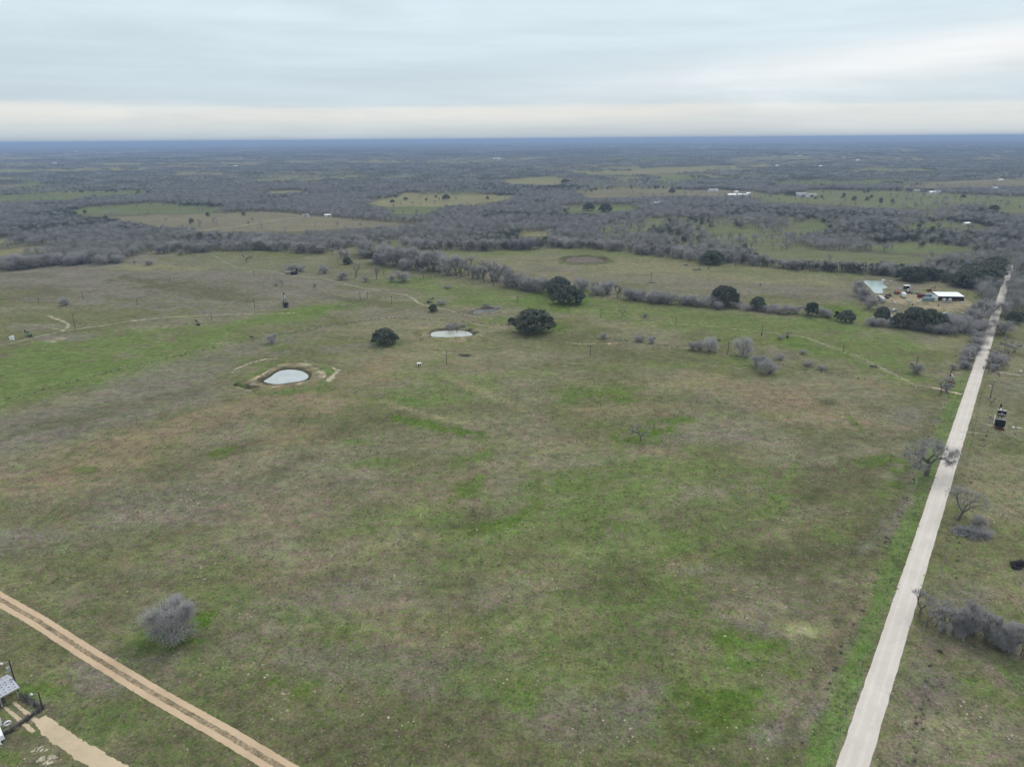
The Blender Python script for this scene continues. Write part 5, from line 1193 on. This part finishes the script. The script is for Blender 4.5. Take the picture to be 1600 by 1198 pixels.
MB().box(-.5, 12.2, -.68*flip-.03, -.68*flip+.03, 2.55, 2.8).build('fascia', M_PALEMET, sh)
MB().box(2, 4.2, 1.6*flip-.6, 1.6*flip+.6, 0, .8).box(2.1, 3, 1.6*flip-.5, 1.6*flip+.3, .803, 1.2).build('workbench', M_WOODPOST, sh)
mb = MB(); k = 20; tp = G3(13, 1134, .75)
for i in range(k):
    for j in range(8):
        def T(i_, j_):
            a = 2*PI*i_/k; b = 2*PI*j_/8; rr_ = .55 + .17*math.cos(b); return (rr_*math.cos(a), .16*math.sin(b), rr_*math.sin(a))
        mb.quad(T(i, j), T(i+1, j), T(i+1, j+1), T(i, j+1))
r_ = empty('painted_tyre', tp, .75); r_.rotation_euler = (.25, 0, .8); tag(r_, 'white painted tyre standing upright at the gateway, lower left', 'tyre')
mb.build('tyre', M_WHITE, r_)
tr = empty('white_trailer', G3(-2, 1152), 2.35); tag(tr, 'white trailer end poking in at the lower left edge', 'trailer')
MB().box(-1.9, 1.9, -.8, .8, .5, 1.5, 0, .12).build('body', M_WHITE, tr); MB().tube((-1.9, 0, .55), (-3.0, 0, .5), .05, .05, 5).tube((-1.9,.5,.55),(-3.0,0,.5),.05,.05,5).build('drawbar', M_WHITE, tr)
for s_ in (-1, 1): MB().tube((0, s_*.82, .33), (0, s_*1.0, .33), .33, .33, 14, 0, True).build('wheel', M_RUBBER, tr)
tr2 = MB().box(-.6, .6, -.05, .05, .2, 2.1, 0, .02).box(-.45, .45, -.09, -.053, .4, 1.9).build('white_gate_panel', M_WHITE, None, G3(-1, 1136), .9); tag(tr2, 'white upright gate panel at the lower left edge', 'panel')

# ------------------------------------------------------------------ farmyard
def vehicle(loc, rz, paint, label, kind='car'):
    root = empty('parked_truck' if kind != 'car' else 'parked_car', loc, rz); tag(root, label, 'truck' if kind != 'car' else 'car')
    if kind == 'box':
        MB().prism([(-4.2,.8),(2.0,.8),(2.0,3.2),(-4.2,3.2)], -1.2, 1.2).build('cargo_box', paint, root)
        b = MB().prism([(2.1,.5),(4.2,.5),(4.2,1.3),(3.5,1.6),(3.1,2.5),(2.1,2.5)], -1.05, 1.05).build('cab', paint, root)
        MB().prism([(3.16,2.4),(3.54,1.66),(3.58,1.66),(3.2,2.42)], -.9, .9).build('windscreen', M_GLASS, b); ws = (-2.8, -1.9, 3.2)
    else:
        b = MB().prism([(-2.4,.4),(2.4,.4),(2.4,1.0),(1.2,1.15),(-2.4,1.15)], -.92, .92).build('body', paint, root)
        MB().prism([(-1.6,1.15),(1.1,1.15),(.5,1.75),(-1.3,1.75)] if kind == 'car' else [(-.6,1.15),(1.1,1.15),(.6,1.85),(-.5,1.85)], -.8, .8).build('cabin', paint, root)
        MB().prism([(.57,1.72),(1.12,1.18),(1.15,1.2),(.6,1.75)], -.72, .72).build('windscreen', M_GLASS, root); ws = (-1.5, 1.5)
    for wx_ in ws:
        for s_ in (-1, 1): MB().tube((wx_, s_*.72, .38), (wx_, s_*.97, .38), .38, .38, 12, 0, True).build('wheel', M_RUBBER, root)
    return root
vehicle(G3(1411, 464), facing(1411, 464)+.2, M_TRUCK, 'white box truck parked in the middle of the farmyard', 'box')
for i, (px, py, rz, mt, lb) in enumerate([(1386,488,.4,M_TRUCK,'white car seen between the leftmost yard oaks'),(1397,486,.7,M_SILVER,'silver car beside the white one under the yard oaks'),(1431,486,.1,M_TRUCK,'white car glimpsed over the tall yard oak'),(1410,495,.0,M_SILVER,'silver car parked in the gap of the yard oaks'),(1390,496,.2,M_TRUCK,'white pickup low in the gap of the yard oaks'),(1480,492,-.2,M_SILVER,'pale car near the yard drive under the bare trees')]):
    vehicle(G3(px, py), rz, mt, lb, 'car' if i != 4 else 'pickup')
def open_shed(c, ax_, L_, D_, H_, label):
    r = empty('open_shed', c, ax_); tag(r, label, 'shed')
    for i in range(8):
        x0 = -L_/2 + i*L_/8; o = MB(); o.quad((x0, -D_/2-.4, H_), (x0+L_/8-.04, -D_/2-.4, H_), (x0+L_/8-.04, D_/2, H_+1.1), (x0, D_/2, H_+1.1))
        o.quad((x0, -D_/2-.4, H_-.08), (x0, D_/2, H_+1.02), (x0+L_/8-.04, D_/2, H_+1.02), (x0+L_/8-.04, -D_/2-.4, H_-.08)); o.quad((x0, -D_/2-.4, H_-.08), (x0+L_/8-.04, -D_/2-.4, H_-.08), (x0+L_/8-.04, -D_/2-.4, H_), (x0, -D_/2-.4, H_))
        o.build('roof_panel', M_WHITE, r)
    for i in range(5): x0 = -L_/2+.2+i*(L_-.4)/4; MB().box(x0-.12, x0+.12, -D_/2-.1, -D_/2+.1, 0, H_-.1).build('post', M_MAROON, r)
    MB().box(-L_/2, L_/2, D_/2-.1, D_/2, 0, H_+.95).build('back_wall', M_DARKSIDING, r)
    for s_ in (-1, 1): MB().box(s_*L_/2-.05, s_*L_/2+.05, -D_/2+.2, D_/2-.12, 0, H_-.1).build('side_wall', M_DARKSIDING if s_ > 0 else M_WHITE, r)
    return r
cx_, cy_ = G(1480, 468)
open_shed((cx_, cy_, 0), -.10, 17.5, 10, 3.4, 'long white roofed open shed with two pale tanks in front, farmyard')
for px, lb in ((1474.5, 'left pale plastic tank before the white roofed shed'), (1483.5, 'right pale plastic tank before the white roofed shed')):
    x, y = G(px, 472.5); cyl('water_tank', 1.25, 2.3, M_PALEMET, None, (x, y, 0), lb, 'tank', .7, 16)
for px, py, rz, mt, lb, L_ in [(1450,470.5,-.05,M_BLUE,'front faded blue container beside the white roofed shed',7.5),(1451,465,-.05,M_BLUE,'rear faded blue container beside the white roofed shed',7.0),(1438.5,465,-.1,M_MAROON,'maroon container left of the blue containers',4.2)]:
    r_ = empty('shipping_container', G3(px, py), rz); tag(r_, lb, 'container')
    mb = MB().box(-L_/2, L_/2, -1.2, 1.2, .15, 2.6)
    for i in range(int(L_/.6)): mb.box(-L_/2+.2+i*.6, -L_/2+.45+i*.6, -1.25, 1.25, .25, 2.63)
    mb.build('body', mt, r_); MB().box(-L_/2-.06, -L_/2-.005, -1.1, 1.1, .3, 2.5).build('door', mt, r_)
r_ = empty('camper_trailer', G3(1377, 471), math.atan2(G(1382, 478)[1]-G(1367, 464)[1], G(1382, 478)[0]-G(1367, 464)[0])); tag(r_, 'long pale camper trailer parked at the left of the farmyard', 'trailer')
MB().prism([(-6,.6),(6,.6),(6.2,2.2),(5.6,3.2),(-6,3.2)], -1.25, 1.25).build('body', M_PALEMET, r_)
for i in range(4): MB().box(-4.5+i*2.6, -3.5+i*2.6, -1.28, -1.253, 1.7, 2.4).build('window', M_GLASS, r_)
MB().box(1.0, 1.8, -1.29, -1.253, .7, 2.6).build('door', M_PALEMET, r_)
for s_ in (-1, 1):
    for wx_ in (-1.5, -.6): MB().tube((wx_, s_*1.0, .4), (wx_, s_*1.24, .4), .4, .4, 12, 0, True).build('wheel', M_RUBBER, r_)
r_ = empty('canopy_shelter', G3(1416, 452), .1); tag(r_, 'small white topped shelter with dark inside behind the box truck', 'shelter')
MB().box(-2.0, 2.0, -1.5, 1.5, 2.9, 3.1).build('roof', M_WHITE, r_)
for sx in (-1.8, 1.8):
    for sy in (-1.3, 1.3): MB().box(sx-.07, sx+.07, sy-.07, sy+.07, 0, 2.9).build('post', M_PALEMET, r_)
MB().box(-1.6, 1.6, -.9, 1.2, .3, 2.4).build('shade_fill', M_DARK, r_)  # black box added as painted shade under the open roof
def machine(px, py, rz, mt, label, s_=1.0):
    r = empty('tractor', G3(px, py), rz, s_); tag(r, label, 'tractor')
    MB().prism([(-.3,.7),(1.9,.7),(1.9,1.3),(-.3,1.5)], -.4, .4).build('hood', mt, r); MB().box(-1.4, -.3, -.6, .6, .7, 1.4).build('body', mt, r)
    MB().box(-1.4, -.2, -.65, .65, 2.3, 2.42).build('canopy', M_WHITE if mt is M_PALEMET else mt, r)
    for sx in (-1.3, -.3):
        for sy in (-.55, .55): MB().box(sx-.04, sx+.04, sy-.04, sy+.04, 1.4, 2.3).build('post', M_DARK, r)
    for s2 in (-1, 1):
        MB().tube((-.9, s2*.65, .75), (-.9, s2*1.0, .75), .75, .75, 14, 0, True).build('wheel', M_RUBBER, r); MB().tube((1.4, s2*.5, .42), (1.4, s2*.75, .42), .42, .42, 12, 0, True).build('wheel', M_RUBBER, r)
machine(1402, 459.5, .4, M_ORANGE, 'orange tractor left of the white box truck', 1.25)
machine(1417.5, 457.5, 1.3, M_PALEMET, 'pale tractor between the truck and the small shelter', 1.2)
machine(1388, 463, 2.8, M_DARK, 'dark low tractor beside the camper trailer', 1.0)
r_ = empty('boom_machine', G3(1452, 455.5), .15); tag(r_, 'rusty folded boom machine behind the blue containers', 'machine')
MB().box(-1.4, 1.2, -1.0, 1.0, .2, 1.7, 0, .1).build('body', M_RUST, r_); MB().tube((0,0,1.5), (-6.0,0,1.0), .25, .15, 6).tube((0,0,1.6), (3.0,0,3.4), .25, .2, 6).tube((3.0,0,3.4), (4.2,0,2.6), .2, .2, 6).build('boom', M_RUST, r_)
for px, py, kd, lb in [(1393,470,'drum','white drum in the yard left of the box truck'),(1398,474,'pallet','pale stack of boards in front of the box truck'),(1406,452,'pallet','low pale stack behind the orange tractor'),(1420,471,'pallet','flat pale stack on the sandy yard right of the truck'),
    (1426,477,'drum','dark drum at the front of the sandy yard'),(1434,472,'pallet','boards lying before the maroon container'),(1466,478,'drum','dark drum in front of the blue containers'),(1488,475,'drum','small pale drum right of the two shed tanks'),(1503,474,'pallet','grey stack right of the white roofed shed'),(1380,438.5,'pallet','white sheet lying behind the turquoise pond'),(1391,440,'pallet','pale sheet right of the white one behind the turquoise pond')]:
    dk = 'dark' in lb
    if kd == 'drum':
        o = MB().tube((0,0,0), (0,0,1.0), .42, .42, 12, 0, True).tube((0,0,.5), (0,0,.55), .46, .46, 12).build('drum', M_DARK if dk else M_PALEMET, None, G3(px, py)); tag(o, lb, 'drum')
    else:
        mb = MB()
        for j in range(5): mb.box(-1.3+j*.02, 1.2, -.9+.03*j, .8, j*.14, j*.14+.1)
        o = mb.build('stacked_boards', M_WHITE if lb.startswith('white') else M_PALEMET, None, G3(px, py), .2*(px % 5)); tag(o, lb, 'boards')
rd = random.Random(4)
for k, (px, py, lb) in enumerate([(1424,458.5,'left heap of dark scrap behind the sandy yard'),(1430,459.5,'middle heap of dark scrap behind the sandy yard'),(1437,460.5,'right heap of dark scrap behind the sandy yard'),(1381,466,'heap of dark scrap beside the camper trailer')]):
    mb = MB()
    for j in range(26):
        x0, y0 = rd.gauss(0, 1.5), rd.gauss(0, .9); a, b, c = rd.uniform(.2,.9), rd.uniform(.2,.6), rd.uniform(.2,1.2); mb.box(x0, x0+a, y0, y0+b, 0 if j % 2 else .3, c, 0, .05)
    o = mb.build('scrap_heap', [M_DARK, M_BLUE][k % 4 == 1], None, G3(px, py)); tag(o, lb, 'scrap')

# ------------------------------------------------------------------ far houses and barns
def house(px, py, w, d, h, rz, roof, wall, label, cat='house', hip=False, nwin=3):
    x, y = G(px, py); z = float(relief(np.array([x]), np.array([y]))[0])
    r = empty('farm_house' if cat == 'house' else 'metal_barn', (x, y, z), rz); tag(r, label, cat)
    MB().box(-w/2, w/2, -d/2, d/2, -.3, h).build('wall', wall, r)
    e = .5; rh = d*.22
    rf = MB().prism([(-d/2-e, h+.003), (d/2+e, h+.003), (0, h+rh)], -w/2-e, w/2+e)
    rf.v = [(b_, a_, c_) for a_, b_, c_ in rf.v]; rf.f = [tuple(reversed(f)) for f in rf.f]
    rf.build('roof', roof, r)
    if cat == 'house':
        MB().box(-.5, .5, -d/2-.06, -d/2-.004, 0, 2.1).build('door', M_DARKSIDING, r)
        for i in range(nwin):
            xx = -w/2 + w*(i+.5)/nwin
            if abs(xx) < 1.2: xx += 1.8
            MB().box(xx-.6, xx+.6, -d/2-.05, -d/2-.004, 1.0, 2.1).build('window', M_GLASS, r)
    else:
        MB().box(-w*.18, w*.18, -d/2-.06, -d/2-.004, 0, h*.8).build('door', M_DARKSIDING, r)
HK = lambda py: 1.0 if py > 285 else .72
HS = [(1036,320,17,10,4.5,.05,M_ROOFBLUE,M_WALLW,'long white house with blue grey roof, right half of the pair at mid right','house'),(1023,320.5,14,9,4,.05,M_WHITE,M_WALLW,'lower white house joined left of the blue grey roofed one','house'),
 (1143,308,16,10,5,.1,M_WHITE,M_WALLW,'white barn left in the far farmstead under the oak','barn'),(1160,307.5,18,10,4.5,-.05,M_WHITE,M_WALL,'long white barn in the middle of the far farmstead','barn'),(1169,304.5,8,6,4,.1,M_WHITE,M_WALLW,'small white hut at the right of the far farmstead','house'),(1150,303.5,7,6,6,.1,M_WALLW,M_WALLW,'tall pale block behind the far farmstead','house'),
 (1114,299.5,20,10,4.5,.0,M_ROOFGREY,M_WALLW,'grey roofed white house at the edge of the far trees','house'),(1083,319.5,12,6,2.6,.0,M_ROOFGREY,M_WALL,'low pale shed among scrub right of the long white house','barn'),(1097,320.5,14,6,2.6,.0,M_WHITE,M_WALL,'low white trailer home in the scrub','house'),
 (1251,306,20,11,4.5,-.1,M_ROOFGREY,M_WALLW,'grey roofed house right of the dark oak on the pasture','house'),(1267,307.5,18,10,5,-.05,M_ROOFTAN,M_WALLW,'pale walled barn right of the grey roofed house','barn'),(1257,292.5,10,8,4,.0,M_WHITE,M_WALLW,'small white house among trees above the pasture','house'),
 (1399,338.5,12,8,4,.1,M_WHITE,M_WALLW,'white house half sunk in the grey scrub at right','house'),(1455,303,12,9,4,.1,M_WHITE,M_WALLW,'left white house of the village edge','house'),(1464,302,12,8,5,-.1,M_ROOFGREY,M_WALLW,'right white house of the village edge','house'),(1432,300,14,8,3.5,.0,M_ROOFGREY,M_WALL,'low grey house left of the village edge','house'),
 (1553,298.5,12,10,7,.2,M_ROOFBLUE,M_WALLW,'tall pale blue roofed house among the village trees','house'),(1565,302,14,9,4.5,.0,M_WHITE,M_WALLW,'white house in front of the blue roofed one','house'),(1578,299,14,9,4.5,.1,M_ROOFTAN,M_WALLW,'tan roofed house in the village','house'),(1592,304,16,9,4,-.1,M_WHITE,M_WALL,'pale house at the right edge of the village','house'),(1572,306,14,9,4,-.1,M_ROOFGREY,M_WALL,'grey roofed shed in front of the village houses','barn'),
 (1567,276.5,34,14,6,.05,M_WALLW,M_WALL,'long pale barn on the tan rise at the right','barn'),(1563,282.5,16,10,4,.05,M_WHITE,M_WALLW,'small white barn below the long pale barn','barn'),(1396,341,8,6,3,.3,M_ROOFGREY,M_WALL,'grey hut in the scrub at right','house'),(1509,352,8,6,3,.3,M_WHITE,M_WALL,'pale hut by the wood at far right','house'),
 (478,339,9,6,3.5,.1,M_ROOFGREY,M_WALLW,'pale hut at the end of the tan field track','house'),(513,338.5,10,6,3,.1,M_WHITE,M_WALLW,'white hut at the corner of the tan field','house'),(548,329,12,7,3.5,.1,M_WHITE,M_WALLW,'white roofed hut in the grey wood at centre left','house'),(693,338,9,6,2.5,.1,M_ROOFTAN,M_WALL,'tan shed in the clearing at centre','barn'),
 (152,271.5,34,14,6,.0,M_WHITE,M_WALLW,'bright white barn in the far left woods','barn'),(74,262.5,26,12,6,.0,M_WHITE,M_WALLW,'long white barn at the far left','barn'),(86,256.5,30,14,8,.0,M_WALLW,M_WALL,'pale big barn at the far left','barn'),(64,256.5,24,12,6,.1,M_ROOFGREY,M_WALLW,'grey barn left of the pale big barn','barn'),(16,258,24,12,6,.1,M_WALLW,M_WALL,'pale barn at the far left edge','barn'),
 (395,247.5,30,14,8,.1,M_WHITE,M_WALLW,'bright barn above the far tan strip','barn'),(182,246,30,14,7,.0,M_WHITE,M_WALLW,'white barn on the far tan plain','barn'),(118,238.5,50,20,10,.0,M_WHITE,M_WALLW,'far white barns on the plain, bright speck','barn'),(368,262,26,22,9,.5,M_WHITE,M_WALL,'pale domed looking barn in far left woods','barn'),
 (776,249,60,16,6,.0,M_WALLW,M_WALLW,'long pale shed on the far centre field','barn'),(1215,260.5,24,12,6,.1,M_WHITE,M_WALLW,'white house in far woods right of centre','house'),(1283,261.5,34,14,7,.1,M_WHITE,M_WALL,'pale barn in far woods at right','barn'),(1311,232,60,24,14,.0,M_WHITE,M_WALLW,'far white building near the horizon at right','barn'),(1340,251.5,24,12,6,.0,M_WHITE,M_WALLW,'small far white house on the tan strip','house'),
 (1403,252,22,12,6,.0,M_WHITE,M_WALLW,'white speck of a house beyond the tan strip','house'),(1430,270,22,10,5,.2,M_ROOFGREY,M_WALLW,'grey house in the far right woods','house'),(1538,238,50,20,10,.0,M_WHITE,M_WALLW,'far white building at the right skyline','barn'),(1250,244.5,30,14,7,.0,M_WALLW,M_WALL,'pale barn on the far tan field','barn'),(1065,243.5,34,14,7,.1,M_WHITE,M_WALL,'white barn beyond the centre right woods','barn'),
 (905,240,40,16,8,.1,M_WALLW,M_WALLW,'far white house cluster right of centre','house'),(520,238,44,18,9,.0,M_WHITE,M_WALLW,'far white barn left of centre','barn'),(690,241,36,14,8,.1,M_WHITE,M_WALL,'small bright barn in far centre woods','barn'),(955,230.5,90,26,14,.0,M_WALLW,M_WALLW,'far pale building on the horizon strip','barn'),(1100,233,70,22,12,.0,M_WHITE,M_WALLW,'far pale barn right of centre near the horizon','barn'),(425,229,90,26,14,.0,M_WHITE,M_WALLW,'far pale shed near the left horizon','barn')]
for h_ in HS: k_ = HK(h_[1]); house(h_[0], h_[1], h_[2]*k_, h_[3]*k_, h_[4]*k_*.9, *h_[5:])
def water_tower(px, py, h, label):
    x, y = G(px, py); z = float(relief(np.array([x]), np.array([y]))[0]); r = empty('water_tower', (x, y, z)); tag(r, label, 'tower')
    mb = MB(); prof = [(3.5,0),(3.0,h*.55),(6,h*.66),(9,h*.74),(9.5,h*.82),(7,h*.92),(1,h)]
    MB().tube((0,0,0), (0,0,h*.55), 3.4, 3.0, 12).build('stem', M_WHITE, r)
    for (a, za), (b, zb) in zip(prof[1:-1], prof[2:]): mb.tube((0,0,za), (0,0,zb), a, b, 14)
    mb.build('tank', M_WHITE, r)
water_tower(1134, 226.5, 46, 'white water tower on the skyline right of centre')
water_tower(603, 228, 40, 'small pale water tower near the skyline left of centre')

# ------------------------------------------------------------------ air
hz = MB().box(-46500, 46500, -46500, 46500, -45, CAM_H+14).build('haze', [])
hz.data.materials.clear()
M_HAZE = bpy.data.materials.new('air'); M_HAZE.use_nodes = True; n_ = M_HAZE.node_tree; n_.nodes.clear()
out = n_.nodes.new('ShaderNodeOutputMaterial'); pv = n_.nodes.new('ShaderNodeVolumePrincipled')
pv.inputs['Color'].default_value = (.45, .60, .87, 1); pv.inputs['Density'].default_value = 1.25e-4; pv.inputs['Anisotropy'].default_value = 0.0
n_.links.new(pv.outputs[0], out.inputs['Volume']); hz.data.materials.append(M_HAZE)
tag(hz, 'thin bluish air over the land', 'haze', kind='stuff')
